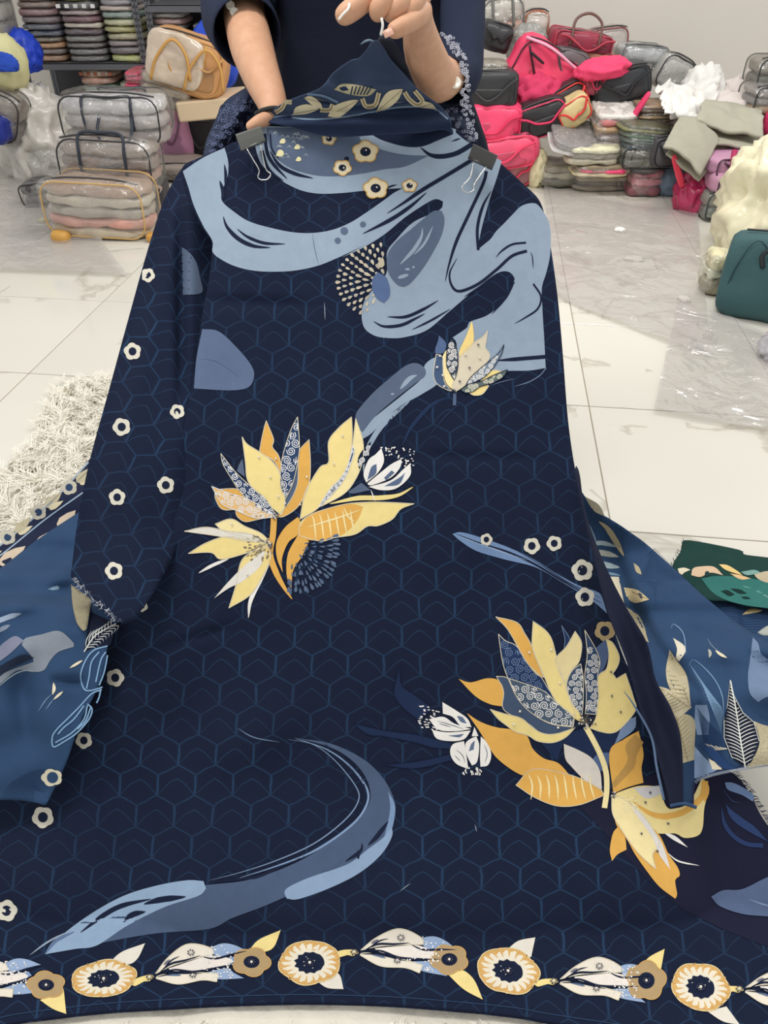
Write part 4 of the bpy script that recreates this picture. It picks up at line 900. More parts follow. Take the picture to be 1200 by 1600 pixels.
# beads, too small to pick apart
def bead_mesh(lst, name, kinds):
    V, Fc, mi = [], [], []; mats = [mat('steel_bead', (120, 124, 134), .25, .8), mat('pearl_bead', (236, 232, 222), .25, coat=.6), mat('black_bead', (52, 56, 84), .2, coat=.6)]
    for px, py, r, D, c in lst:
        d = D(px, py); ctr = at(px, py, d - .0034 - r*.3*d/F); rr = r*d/F; b = len(V)
        for k in range(6): a = 2*math.pi*k/6; V.append(ctr + Vector((rr*math.cos(a), rr*math.sin(a)*SP, rr*math.sin(a)*CP)))
        V.append(ctr - Vector((0, CP, -SP))*rr*.9); V.append(ctr + Vector((0, CP, -SP))*rr*.9)
        for k in range(6): Fc.append([b+k, b+(k+1) % 6, b+6]); Fc.append([b+(k+1) % 6, b+k, b+7]); mi += [c, c]
    return mesh_obj(name, V, Fc, mats, dress, mi)
bd = bead_mesh(beads, 'bead_work', None); bd['kind'] = 'stuff'
# ============================================================ printed scarf lying behind and beside the dress fabric
SB = (45, 70, 103); SBM = mat('blue_printed_voile', SB, .85, bump=.3, bscale=700, var=.16, vscale=22, spec=.15)
DN = (26, 34, 60); LBL = (146, 164, 190); KH = (178, 168, 138); CRM = (222, 212, 186)
scarf = empty('printed_scarf', 'blue printed voile scarf piece spread left of the dress fabric, over the fluffy rug', 'scarf', (-.75, 1.0, 0))
zl5 = view(0, 840, 3.81); zl7 = view(0, 700, 2.667); zr4 = view(1000, 820, 3.81)
def lD2(x, y): return interp(y, [700, 800, 900, 1000], [1.86, 1.74, 1.62, 1.50]) + .01*n2(x, y, 50, 50, 9)
p = Patch(lD2)
p.poly([(150, 705), (138, 720), (118, 745), (80, 782), (40, 818), (0, 850), (-90, 915), (-90, 1010), (60, 920), (190, 850), (180, 760)], mat('navy_voile', DN, .85, bump=.2, bscale=900, var=.08, vscale=12, spec=.2), -1, sp=8)
p.stroke([(138, 722), (80, 784), (0, 852), (-80, 908)], 3, (150, 160, 170), 1, (0, 0)); p.stroke([(136, 765), (70, 812), (0, 868), (-60, 905)], 2, (150, 170, 190), 1, (0, 0))
random.seed(4)
for t in range(7):
    x = 132 - t*24; y = 742 + t*19.5
    if t % 2: ring = [(x + 13*math.cos(a)*(.85 + .15*abs(math.sin(2.5*a))), y + 12*math.sin(a)*(.85 + .15*abs(math.sin(2.5*a)))) for a in [2*math.pi*i/24 for i in range(24)]]; p.poly(ring, (176, 172, 158), 2, raw=True); p.dot(x, y, 6, (40, 60, 90), 3)
    else: p.tear(x, y, 34, 15, 2.4, (172, 164, 140), 2); p.stroke([(x+12, y-12), (x-14, y+12)], 1, (120, 112, 90), 3); p.tear(x+4, y+8, 26, 9, 2.6, (196, 188, 160), 2)
for x, y, l, a in ((75, 842, 60, 2.45), (20, 868, 50, 2.5), (105, 812, 40, 2.3)): p.tear(x, y, l, 22, a, (196, 180, 160), 1)
p.build('border_panel', scarf, uv_main)
def lD(x, y):
    D = interp(y, [780, 850, 915, 955, 990, 1050, 1200, 1270], [1.66, 1.56, 1.37, 1.20, 1.170, 1.162, 1.152, 1.150])
    D += .02*ridge(y - 880 + (x - 100)*.75, 0, 22)*sst(880, 900, y+30) + .028*ridge(y - 955 + (x-60)*.6, 0, 26) - .02*ridge(y - 915 + (x-60)*.65, 0, 20) + .014*ridge(y, 1065 + (x-100)*.05, 8)*sst(70, 90, x)*(1 - sst(120, 140, x))
    D += .016*n2(x, y, 60, 60, 2)*(1 - sst(90, 130, x)*.7) + .014*ridge(x, 35 + (y-1050)*.08, 18)*sst(1010, 1060, y)*(1-sst(1130, 1200, y))
    return min(D, floorD(y) - .02)
p = Patch(lD)
p.poly([(160, 780), (124, 800), (60, 842), (0, 888), (-90, 950), (-90, 1254), (0, 1250), (25, 1250), (50, 1253), (70, 1258), (77, 1248), (104, 1190), (125, 1130), (150, 1080), (162, 1045), (168, 1010), (175, 985), (186, 960), (188, 900), (180, 820)], SBM, -1, sp=6)
p.build('left_panel', scarf, solid=.001) if False else p.build('main_panel', scarf, solid=.001)
p = Patch(lD)
p.stroke(zl5([(-20, 500), (60, 470), (128, 452)]), 8, (150, 166, 188), 1, (0, 1)); p.stroke(zl5([(-20, 560), (20, 540), (60, 520)]), 7, (120, 132, 150), 1, (0, 1)); p.stroke(zl5([(285, 305), (330, 300), (370, 295)]), 6, (130, 156, 178), 1)
p.poly(zl5([(150, 600), (250, 575), (330, 555), (380, 570), (440, 630), (440, 650), (350, 680), (300, 730), (260, 790), (190, 800), (100, 792), (-20, 890), (-20, 830), (60, 790), (200, 740), (190, 710), (130, 640)]), (128, 136, 148), 1)
p.poly(zl5([(-20, 670), (80, 588), (142, 612), (60, 690), (-20, 750)]), (122, 126, 148), 2); p.poly(zl5([(-20, 780), (130, 700), (205, 715), (150, 740), (60, 782), (-20, 840)]), (30, 40, 60), 3)
p.stroke(zl5([(-10, 890), (60, 830), (130, 795), (210, 790)]), 2, (150, 170, 180), 2)
for pts in ([(640, 645), (560, 670), (510, 730), (480, 820), (500, 900), (540, 910), (610, 890)], [(630, 680), (600, 730), (570, 860)], [(590, 680), (545, 740), (530, 830), (515, 900)], [(640, 700), (620, 800), (590, 880)],
            [(605, 905), (545, 930), (470, 1010), (400, 1080), (340, 1140), (312, 1185), (318, 1245), (380, 1215), (460, 1160), (530, 1080), (548, 1020), (520, 990)], [(500, 1000), (440, 1080), (380, 1130), (345, 1170)], [(520, 1000), (500, 1080), (430, 1160), (330, 1220)], [(600, 900), (590, 950), (575, 985)], [(540, 1010), (510, 1090), (460, 1140)]):
    p.stroke(zl5(pts), 2.2, (128, 164, 200), 2, (0, 0))
for pts, w_, c in [([(415, 776), (450, 755), (492, 730)], 4, CRM), ([(318, 862), (322, 900), (312, 935)], 5, CRM), ([(375, 915), (340, 945), (318, 965)], 4, CRM), ([(310, 930), (270, 970), (228, 1035)], 1.4, (120, 150, 180)), ([(320, 960), (290, 1000), (272, 1025)], 1.4, (120, 150, 180))]: p.stroke(zl5(pts), w_, c, 2)
for k in range(12):
    r = 60 + k*16; p.stroke(zl5([(250 - r, 1570), (250 - r*.8, 1500 - k*3), (250, 1560 - r*.75), (250 + r*.4, 1530 - r*.2)]), .9, (36, 58, 92), 1, (1, 1))
p.build('leaf_line_print', scarf)
p = Patch(lD)
p.poly(zl5([(540, 440), (600, 470), (692, 512), (680, 560), (655, 642), (560, 655), (500, 682), (508, 620), (520, 560)]), (20, 28, 50), 1)
p.stroke(zl5([(500, 680), (560, 590), (620, 550), (690, 512)]), 1.8, (216, 220, 216), 3, (0, 0))
for i in range(9):
    t = i/8; bx, by = 510 + 150*t, 655 - 125*t; p.stroke(zl5([(bx, by), (bx + 5, by - 45), (bx + 35 - 10*t, by - 100 + 70*t)]), 1.3, (216, 220, 216), 2); p.stroke(zl5([(bx, by), (bx + 45, by - 5), (bx + 62 - 30*t, by + 5 + 20*t)]), 1.3, (216, 220, 216), 2)
p.build('striped_leaf_print', scarf)
p = Patch(lambda x, y: lD(x, y) - .012); p.poly(zl5([(422, 280), (480, 320), (540, 370), (535, 420), (515, 540), (490, 552), (455, 500), (432, 400)]), mat('khaki_dotted_cloth', (150, 142, 116), .8, bump=.8, bscale=260, var=.3, vscale=240), 0); p.build('folded_corner', scarf, solid=.001)
p = Patch(lD)
pts = [(81 + 17*math.cos(a)*(.85 + .15*abs(math.sin(2.5*a))), 1215 + 14*math.sin(a)*(.85 + .15*abs(math.sin(2.5*a)))) for a in [2*math.pi*i/30 for i in range(30)]]
p.poly(pts, (206, 200, 178), 2, raw=True); p.dot(82, 1215, 9, SB, 3, n=12); p.build('small_flower_print', scarf)

scarf2 = empty('printed_scarf', 'blue printed voile scarf end with cream leaves, spread right of the dress fabric', 'scarf', (.65, 1.1, 0))
def rD(x, y):
    e = interp(y, [750, 850, 950, 1030, 1100, 1225], [1.50, 1.56, 1.40, 1.24, 1.178, 1.172])
    D = e + .03*sst(1090, 1200, x)*sst(900, 1000, y)*(1 - sst(1120, 1190, y))
    l = x - line_x(y, [(960, 860), (985, 950), (1030, 1010), (1085, 1080), (1090, 1240)])
    D += .022*ridge(l, 0, 14) - .010*ridge(l, -26, 12) + .018*ridge(y, 985 + (x-1080)*.42, 10)*sst(1050, 1090, x) + .016*ridge(y, 1090 + (x-1140)*.35, 22)*sst(1080, 1120, x)*(1-sst(1150, 1190, y))
    D += .009*n2(x, y, 60, 60, 12) + .03*(1 - sst(0, 26, x - line_x(y, [(905, 750), (950, 870), (1010, 1000), (1062, 1110), (1066, 1260)])))*(1-sst(1000, 1080, y))
    return min(D, floorD(y) - .02)
def rD3(x, y): return floorD(y) - .05 + .01*n2(x, y, 60, 50, 5)
p = Patch(rD3); p.poly([(1090, 925), (1130, 930), (1200, 945), (1290, 955), (1290, 1120), (1200, 1060), (1150, 1010), (1100, 960)], SBM, -1)
p.poly(zr4([(608, 535), (660, 495), (730, 508), (700, 520)]), (206, 186, 140), 2); p.poly(zr4([(700, 640), (762, 600), (830, 600), (830, 650), (740, 658)]), (176, 180, 172), 2)
for k in range(9): p.stroke(zr4([(470, 500 + 9*k), (560 + 3*k, 470 + 15*k), (620, 520 + 14*k), (700, 510 + 16*k), (790, 560 + 10*k)]), .9, (34, 56, 92), 1, (0, 0))
p.build('under_fold', scarf2, solid=.001)
p = Patch(rD)
p.poly([(896, 745), (905, 762), (930, 797), (955, 812), (985, 832), (1010, 850), (1055, 890), (1110, 940), (1170, 985), (1290, 1060), (1290, 1180), (1240, 1190), (1200, 1195), (1150, 1200), (1108, 1210), (1086, 1222), (1082, 1258), (1066, 1258), (1045, 1180), (1030, 1110), (985, 1020), (950, 930), (920, 840), (895, 770)], SBM, -1, sp=6)
p.stroke([(1290, 1180), (1240, 1190), (1200, 1195), (1150, 1200), (1108, 1210), (1086, 1222), (1082, 1258)], 3.4, (40, 52, 84), 1, (0, 0))
for i in range(60):
    t = i/59; x = 1086 + 114*t; y = 1222 - 27*t**.6; p.stroke([(x, y-2), (x+3, y+2)], 1, (160, 172, 190), 2, (0, 0), smooth=False)
p.build('main_panel', scarf2, solid=.001)
def rp(name, items):
    p = Patch(rD)
    for it in items:
        if it[0] == 'p': p.poly(zr(it[1]), it[2], it[3] if len(it) > 3 else 1)
        else: p.stroke(zr(it[1]), it[2], it[3], it[4] if len(it) > 4 else 2, (1, 1))
    return p.build(name, scarf2)
rp('stripe_print', [('s', [(545, 165), (600, 158), (655, 172)], 7, (160, 176, 182)), ('s', [(552, 190), (610, 195), (662, 208)], 9, (176, 180, 168)), ('s', [(570, 225), (620, 238), (665, 246)], 9, (160, 176, 182)), ('s', [(585, 262), (630, 268), (670, 275)], 4, (120, 150, 170)), ('s', [(590, 80), (620, 105), (650, 150), (680, 205)], 9, (186, 172, 140)), ('s', [(515, 20), (540, 90), (580, 150)], 12, (130, 156, 180), 1)])
rp('leaf_print', [('p', [(540, -10), (590, 20), (612, 62), (570, 40)], CRM)]); rp('leaf_print', [('p', [(608, 278), (662, 280), (684, 388), (645, 352)], CRM)])
rp('leaf_print', [('p', [(680, 318), (730, 328), (772, 362), (720, 374), (690, 352)], (206, 190, 150)), ('s', [(685, 322), (770, 362)], 1, (140, 120, 80), 3)]); rp('leaf_print', [('p', [(690, 388), (740, 428), (772, 517), (722, 492), (697, 440)], KH)])
rp('leaf_print', [('p', [(715, 230), (735, 245), (745, 272), (725, 262)], KH)]); rp('butterfly_leaf_print', [('p', [(858, 500), (895, 525), (903, 548), (880, 585), (868, 572), (872, 540)], (214, 208, 190))])
def veined(main, mid, n, c, vc):
    p = Patch(rD); q = zr(main); p.poly(q, c, 2); p.stroke(zr(mid), 1.2, vc, 3, (0, 0)); m = zr(mid); a, b = m[0], m[-1]
    for i in range(1, n):
        t = i/n; x, y = a[0] + (b[0]-a[0])*t, a[1] + (b[1]-a[1])*t; nx, ny = -(b[1]-a[1]), b[0]-a[0]; L_ = math.hypot(nx, ny); nx, ny = nx/L_, ny/L_
        dx, dy = (a[0]-b[0])/L_, (a[1]-b[1])/L_
        for s in (-1, 1):
            P_ = [(x, y)]
            for k in range(1, 14):
                pt = (x + s*nx*k*1.6 + dx*k*.9, y + s*ny*k*1.6 + dy*k*.9)
                if not inside(q, np.array([pt[0]]), np.array([pt[1]]))[0]: break
                P_.append(pt)
            if len(P_) > 2: p.stroke(P_, .9, vc, 3, (0, 1), smooth=False)
    return p.build('veined_leaf_print', scarf2)
veined([(845, 543), (870, 580), (908, 640), (922, 745), (880, 720), (845, 680), (832, 620)], [(846, 548), (915, 735)], 12, (190, 180, 150), (150, 138, 106))
veined([(808, 675), (850, 690), (925, 750), (880, 785), (845, 775), (825, 730)], [(812, 680), (918, 752)], 10, (196, 186, 158), (156, 144, 112))
veined([(850, 790), (900, 775), (936, 800), (936, 880), (934, 940), (892, 952), (880, 890), (862, 840)], [(870, 785), (912, 945)], 12, (186, 176, 146), (150, 138, 108))
p = Patch(rD); bw = zr([(1064, 652), (1078, 710), (1110, 770), (1150, 805), (1168, 870), (1150, 930), (1120, 968), (1070, 930), (1042, 860), (1042, 800), (1055, 740)]); p.poly(bw, (22, 28, 46), 3); W2 = (216, 218, 212)
mid = zr([(1065, 655), (1085, 760), (1100, 860), (1118, 966)]); p.stroke(mid, 2, W2, 5, (0, 0)); p.stroke(bw + [bw[0]], 1, W2, 4, (0, 0), smooth=False)
for i in range(1, 24):
    t = i/24; x, y = line_x(655 + 310*t, [(q[0], q[1]) for q in [(1065, 655), (1085, 760), (1100, 860), (1118, 966)]]), 655 + 310*t; x, y = zr([(x, y)])[0]
    for s in (-1, 1):
        P_ = [(x, y)]
        for k in range(1, 20):
            pt = (x + s*k*1.6, y - k*1.15 + .03*k*k)
            if not inside(bw, np.array([pt[0]]), np.array([pt[1]]))[0]: break
            P_.append(pt)
        if len(P_) > 2: p.stroke(P_, 1.3, W2, 4, (0, 1), smooth=False)
p.build('striped_leaf_print', scarf2)
p = Patch(rD); p.poly(zr([(1148, 800), (1200, 818), (1300, 830), (1300, 955), (1200, 960), (1125, 968), (1150, 930), (1170, 870)]), mat('khaki_dotted_cloth', (176, 166, 136), .8, bump=.8, bscale=260, var=.3, vscale=240), 2); p.build('dotted_print', scarf2)
rp('blue_blob_print', [('p', [(1145, 498), (1165, 520), (1178, 560), (1230, 590), (1300, 600), (1300, 690), (1200, 712), (1165, 732), (1135, 700), (1128, 640), (1135, 580)], (110, 130, 160))])
rp('blue_blob_print', [('p', [(938, 742), (980, 742), (990, 790), (985, 850), (945, 850), (936, 800)], (118, 140, 172))])
rp('blue_blob_print', [('p', [(935, 890), (970, 930), (1020, 975), (980, 995), (934, 1008)], (126, 148, 178)), ('p', [(970, 880), (1010, 890), (1060, 900), (1000, 905)], CRM, 2), ('p', [(985, 935), (1020, 955), (1035, 975), (1000, 975)], CRM, 2)])
it = []
random.seed(6)
for i in range(11): it.append(('s', [(915 + 6*i, 590 + 13*i), (960 + 7*i, 660 + 9*i), (1000 + 3*i, 760 + 8*i)], 1.2, (112, 144, 176)))
for i in range(14): it.append(('s', [(940 + 2*i, 745 + 9*i), (980, 800 + 8*i), (1045, 860 + 6*i)], 1.3, (34, 56, 96), 4))
for i in range(12): it.append(('s', [(940 + 4*i, 880 + 3*i), (1000 + 3*i, 900 + 6*i), (1060 + 3*i, 960 + i)], 2.2, (40, 66, 110), 4))
it += [('s', [(850, 470), (860, 450), (895, 485), (905, 560)], 1.5, (120, 150, 180)), ('s', [(915, 600), (935, 580), (1000, 640), (1035, 710), (1040, 800)], 1.8, (112, 144, 176)), ('s', [(985, 540), (992, 555), (988, 572)], 5, (170, 170, 160)), ('s', [(1010, 545), (1030, 560), (1052, 572)], 4.5, CRM), ('s', [(980, 500), (1000, 530), (1030, 555)], 1.2, (120, 140, 160))]
rp('leaf_line_print', it)
p = Patch(rD)
for k in range(10):
    r = 12 + 11*k; c = zr([(790, 290)])[0]; r /= 2.3; q = [(c[0] - r, c[1] + 2), (c[0], c[1] - r), (c[0] + r, c[1]), (c[0] + 2, c[1] + r), (c[0] - r, c[1] + 2)]; q = [a for a in q]; p.stroke(q, .9, (36, 60, 98), 1, (0, 0), smooth=False)
p.build('diamond_line_print', scarf2)

# green cloth
green = empty('green_fabric', 'dark green printed fabric piece with frayed edge on the tiles at the right', 'fabric', (1.0, 1.3, 0))
def gD(x, y): return floorD(y) - .075 + .008*n2(x, y, 50, 40, 15) + .006*math.sin(y/9.)
p = Patch(gD); GR = (22, 58, 54)
p.poly([(1077, 844), (1066, 850), (1063, 862), (1052, 880), (1051, 896), (1060, 904), (1079, 917), (1100, 933), (1113, 938), (1136, 939), (1168, 947), (1200, 951), (1290, 975), (1290, 882), (1200, 871), (1163, 866), (1155, 859)], mat('green_cloth', GR, .85, bump=.3, bscale=700, var=.15, vscale=20, spec=.2), -1)
p.build('cloth', green, solid=.001)
p = Patch(gD); random.seed(14)
for i in range(14):
    x, y = (1077 - 24*i/13, 844 + 50*i/13); a = random.uniform(2.4, 4); p.stroke([(x, y), (x + 8*math.cos(a), y + 7*math.sin(a)), (x + 12*math.cos(a + .5), y + 12*math.sin(a+.5))], 1, (40, 66, 60), 0, (0, 1))
p.build('frayed_edge', green)
p = Patch(gD)
for pts, c, l in [([(365, 320), (450, 305), (600, 310), (762, 340), (900, 380), (900, 500), (760, 495), (640, 480), (520, 450), (430, 400)], (52, 112, 106), 1), ([(225, 260), (265, 255), (300, 268), (262, 285), (250, 298), (232, 285)], CRM, 2), ([(305, 300), (315, 260), (360, 248), (440, 250), (495, 300), (420, 285), (360, 310)], (214, 186, 156), 2),
    ([(470, 235), (520, 240), (580, 275), (610, 300), (540, 280), (500, 262)], (226, 196, 130), 2), ([(535, 290), (600, 300), (660, 320), (600, 325)], (222, 186, 140), 3), ([(600, 280), (680, 268), (720, 285), (640, 300)], (120, 158, 152), 3), ([(680, 295), (762, 275), (900, 280), (900, 350), (762, 345), (700, 320)], (190, 176, 150), 3), ([(480, 395), (520, 388), (565, 415), (530, 425)], (16, 46, 44), 3), ([(535, 380), (590, 382), (640, 410), (590, 410)], (16, 46, 44), 3), ([(600, 428), (640, 428), (660, 442), (620, 442)], (16, 46, 44), 3)]:
    p.poly(zr4(pts), c, l)
p.stroke(zr4([(575, 355), (680, 385), (762, 430), (850, 470)]), 1.8, (110, 156, 146), 2); p.dot(*zr4([(400, 290)])[0], 4, (30, 60, 60), 4)
p.build('leaf_print', green)

# ============================================================ folded neck end of the cloth pulled up by the hand
def topD(x, y):
    D = interp(y, [60, 130, 175, 215], [1.02, 1.09, 1.125, 1.135]) + .05*abs((x - 585)/130)**1.6*(.3 + .7*sst(90, 190, y))*.6
    D += .006*math.sin((x - 590)/11.)*(1 - sst(120, 175, y)) + .012*ridge(y, 178 + (x-560)*-.03, 7) - .008*ridge(y, 192, 9) + .005*n2(x, y, 40, 40, 3)
    return D
p = Patch(topD)
p.poly([(577, 72), (584, 64), (592, 64), (603, 80), (612, 95), (640, 125), (660, 145), (690, 168), (704, 186), (706, 208), (690, 203), (660, 207), (600, 210), (560, 213), (510, 213), (460, 200), (414, 190), (406, 186), (440, 163), (470, 150), (500, 138), (522, 114), (548, 95), (560, 92), (572, 80)], mat('indigo_cotton', (60, 74, 100), .85, bump=.3, bscale=900, var=.1, vscale=30, spec=.15), -1, sp=4)
neck = p.build('neck_fold', dress, solid=.0012)
zt = view(480, 0, 4); zu = view(300, 0, 3)
def tp_(name, items, par=dress):
    q = Patch(topD, .0004)
    for it in items:
        if it[0] == 'p': q.poly(it[1], it[2], it[3] if len(it) > 3 else 1, sp=4)
        else: q.stroke(it[1], it[2], it[3], it[4] if len(it) > 4 else 2, it[5] if len(it) > 5 else (0, 0))
    return q.build(name, par)
tp_('dark_band_print', [('p', [(412, 189), (443, 181), (480, 185), (517, 184), (555, 180), (587, 174), (620, 168), (655, 167), (680, 171), (702, 186), (705, 207), (690, 202), (660, 206), (600, 209), (560, 212), (510, 212), (460, 199)], (33, 45, 70), 1),
    ('s', [(425, 183), (443, 182), (480, 186), (517, 185), (555, 180), (587, 174), (620, 168), (655, 167), (680, 171), (700, 186)], 2.6, (122, 146, 172)), ('s', [(470, 170), (520, 172), (580, 166), (650, 158), (672, 160)], 5, (34, 52, 82)),
    ('s', [(480, 147), (505, 150), (528, 160)], 3.4, (112, 138, 168)), ('s', [(485, 156), (510, 161), (530, 168)], 4, (26, 38, 62)), ('s', [(488, 151), (525, 166)], 2, (104, 100, 104)), ('s', [(575, 163), (620, 160), (655, 155)], 2.5, (104, 100, 104))])
for pts in ([(475, 153), (485, 150), (500, 160), (504, 170), (490, 166)], [(458, 178), (462, 168), (480, 163), (500, 170), (480, 178), (455, 180)], [(512, 182), (522, 166), (545, 157), (561, 156), (548, 170), (530, 183)], [(587, 176), (600, 150), (612, 141), (630, 139), (622, 156), (605, 170)], [(655, 168), (662, 158), (675, 162), (682, 171)]):
    tp_('leaf_print', [('p', pts, (214, 204, 172), 3), ('s', [pts[0], pts[len(pts)//2]], .9, (140, 130, 100), 4)])
    q = Patch(topD, .0004); a, b = pts[0], pts[len(pts)//2]
    for k in range(1, 5): t = k/5; x, y = a[0] + (b[0]-a[0])*t, a[1] + (b[1]-a[1])*t; q.stroke([(x, y), (x - 2, y - 5)], .7, (140, 130, 100), 4, smooth=False); q.stroke([(x, y), (x + 4, y + 3)], .7, (140, 130, 100), 4, smooth=False)
    q.build('vein_print', dress)
for pts in ([(430, 176), (440, 170), (446, 160), (456, 160)], [(500, 172), (515, 172), (520, 163)], [(566, 154), (572, 166), (586, 164), (592, 145)], [(632, 144), (640, 156), (652, 164), (660, 158), (648, 142)]):
    tp_('scallop_print', [('s', pts, 7, (210, 198, 166), 3), ('s', pts, 2.2, (150, 136, 100), 4)])
tp_('comb_print', [('p', [(522, 140), (535, 131), (560, 133), (588, 140), (575, 150), (548, 148)], (176, 170, 140), 2)] + [('s', [(548 + 5*i, 148), (551 + 6*i, 135)], 2, (34, 48, 76), 3) for i in range(6)] + [('p', [(530, 137), (540, 135), (545, 141), (534, 142)], (34, 48, 76), 3)])
# darker cloth edge right of the peak
def tailD(x, y): return topD(x, y) + .012
p = Patch(tailD); p.poly([(588, 66), (600, 46), (606, 50), (618, 70), (632, 95), (645, 125), (658, 148), (664, 158), (645, 145), (625, 118), (604, 90)], mat('dark_navy_cotton', (24, 30, 46), .85, bump=.2, bscale=900), -1, sp=4)
p.stroke([(594, 66), (606, 88), (628, 120), (650, 148)], 2.4, (128, 134, 128), 1, (1, 1)); p.stroke([(562, 70), (575, 63), (588, 66)], 4, (120, 142, 160), 1, (1, 1)); p.build('turned_edge', dress, solid=.001)

# ---------------- binder clips
def clip(name, label, q, loop, D, bodyc):
    a, b, c, d = [at(x, y, D) for x, y in q]; root = empty(name, label, 'clip', tuple((c + d)/2)); nrm = (b-a).cross(d-a).normalized()
    if nrm.y > 0: nrm = -nrm
    # two metal jaws meeting at the spine, wedge shaped
    mm = mat('black_enamel_steel', bodyc, .28, .5, coat=.5)
    V, Fc = [], []
    secs = []
    for t in (0, 1):
        tl, bl = (a, d) if t == 0 else (b, c); up = tl - bl
        prof = [(0, .0062), (.12, .0072), (.55, .005), (.9, .0018), (1.0, .0012), (1.0, -.003), (.5, -.008), (.1, -.010), (0, -.009)]
        secs.append([tl - up*u_ + nrm*h_ for u_, h_ in prof])
    n = len(secs[0])
    for i in range(9):
        t = i/8
        for k in range(n): V.append(secs[0][k]*(1-t) + secs[1][k]*t)
    for i in range(8):
        for k in range(n): Fc.append([i*n+k, i*n+(k+1) % n, (i+1)*n+(k+1) % n, (i+1)*n+k])
    Fc += [list(range(n)), [8*n + k for k in range(n)][::-1]]
    o = mesh_obj('jaw', V, Fc, mm, root, smooth=False)
    e = tube([d*.97 + c*.03 + nrm*.0025, d*.03 + c*.97 + nrm*.0025], .0016, 8); mesh_obj('rolled_edge', e[0], e[1], mm, root)
    wp = [at(x, y, D - .006 + .0*i) for i, (x, y) in enumerate(loop)]
    e = tube(wp, .00085, 7, step=4); mesh_obj('wire_handle', e[0], e[1], mat('bright_nickel_wire', (210, 210, 206), .18, 1), root)
    return root
clip('binder_clip', 'dark binder clip on the left neck corner of the dress fabric, wire handle hanging down', [(369, 213), (408, 200), (415, 220), (377, 236)], [(385, 231), (396, 250), (405, 266), (403, 276), (408, 281), (418, 280), (423, 272), (416, 265), (411, 246), (407, 225)], 1.150, (96, 98, 94))
clip('binder_clip', 'black binder clip on the right neck corner of the dress fabric, beside the lace cuff', [(739, 227), (777, 246), (769, 265), (731, 247)], [(740, 252), (735, 276), (723, 290), (723, 297), (731, 301), (740, 297), (741, 288), (750, 274), (760, 260)], 1.150, (60, 60, 60))

# ============================================================ the person behind the cloth (head above the frame)
SK = (204, 158, 128)
skin = bpy.data.materials.new('skin'); nt, b_ = nodes(skin); b_.inputs['Base Color'].default_value = lin(SK); b_.inputs['Roughness'].default_value = .5
b_.inputs['Subsurface Weight'].default_value = .12; b_.inputs['Subsurface Radius'].default_value = (.012, .005, .003); b_.inputs['Specular IOR Level'].default_value = .35
tc = nt.nodes.new('ShaderNodeTexCoord'); nn = nt.nodes.new('ShaderNodeTexNoise'); nn.inputs['Scale'].default_value = 60; nn.inputs['Detail'].default_value = 6
nt.links.new(tc.outputs['Object'], nn.inputs[0]); mx = nt.nodes.new('ShaderNodeMixRGB'); mx.inputs[1].default_value = lin((192, 142, 112)); mx.inputs[2].default_value = lin((214, 170, 140))
nt.links.new(nn.outputs[0], mx.inputs[0]); nt.links.new(mx.outputs[0], b_.inputs['Base Color'])
bpn = nt.nodes.new('ShaderNodeBump'); bpn.inputs['Strength'].default_value = .15; bpn.inputs['Distance'].default_value = .002; n4 = nt.nodes.new('ShaderNodeTexNoise'); n4.inputs['Scale'].default_value = 500
nt.links.new(tc.outputs['Object'], n4.inputs[0]); nt.links.new(n4.outputs[0], bpn.inputs['Height']); nt.links.new(bpn.outputs[0], b_.inputs['Normal'])
sv, se, sr = [], [], []
def jn(p, r, par=None):
    sv.append(Vector(p)); sr.append(r if isinstance(r, tuple) else (r, r))
    if par is not None: se.append((par, len(sv)-1))
    return len(sv)-1
def chain(par, pts):
    for p, r in pts: par = jn(p, r, par)
    return par
pel = jn((-.03, 1.66, .82), (.15, .11))
wa = jn((-.03, 1.65, 1.0), (.12, .09), pel); ch = jn((-.03, 1.63, 1.2), (.13, .10), wa); nk = jn((-.03, 1.62, 1.34), (.055, .055), ch)
hd = chain(nk, [((-.03, 1.60, 1.41), (.052, .05)), ((-.03, 1.58, 1.47), (.075, .085)), ((-.03, 1.57, 1.54), (.078, .09)), ((-.03, 1.58, 1.60), (.05, .06))])
for s in (-1, 1): chain(pel, [((-.03 + s*.10, 1.68, .72), .085), ((-.03 + s*.11, 1.66, .42), .055), ((-.03 + s*.11, 1.72, .1), .036), ((-.03 + s*.12, 1.69, .045), .034), ((-.03 + s*.13, 1.56, .03), .026)])
# left arm of the picture, reaching behind the cloth corner
le = at(378, 12, 1.33); lw = at(428, 166, 1.205)
sh = chain(ch, [((-.17, 1.63, 1.27), .052), ((-.215, 1.63, 1.2), .046), (tuple(le), .040), (tuple(at(392, 70, 1.27)), .040), (tuple(at(408, 118, 1.235)), .0335), (tuple(lw), .0265)])
plm = jn(at(430, 184, 1.205), (.030, .017), sh); 
chain(plm, [(tuple(at(420, 184, 1.18)), .0115), (tuple(at(404, 190, 1.16)), .0105), (tuple(at(386, 203, 1.166)), .0085)])
for k, (dx, dy) in enumerate(((8, 6), (14, 12), (20, 16), (26, 15))): chain(plm, [(tuple(at(422 + dx, 196 + dy*.4, 1.215)), .0105), (tuple(at(418 + dx, 214 + dy*.4, 1.225)), .0095), (tuple(at(412 + dx, 228, 1.225)), .008)])
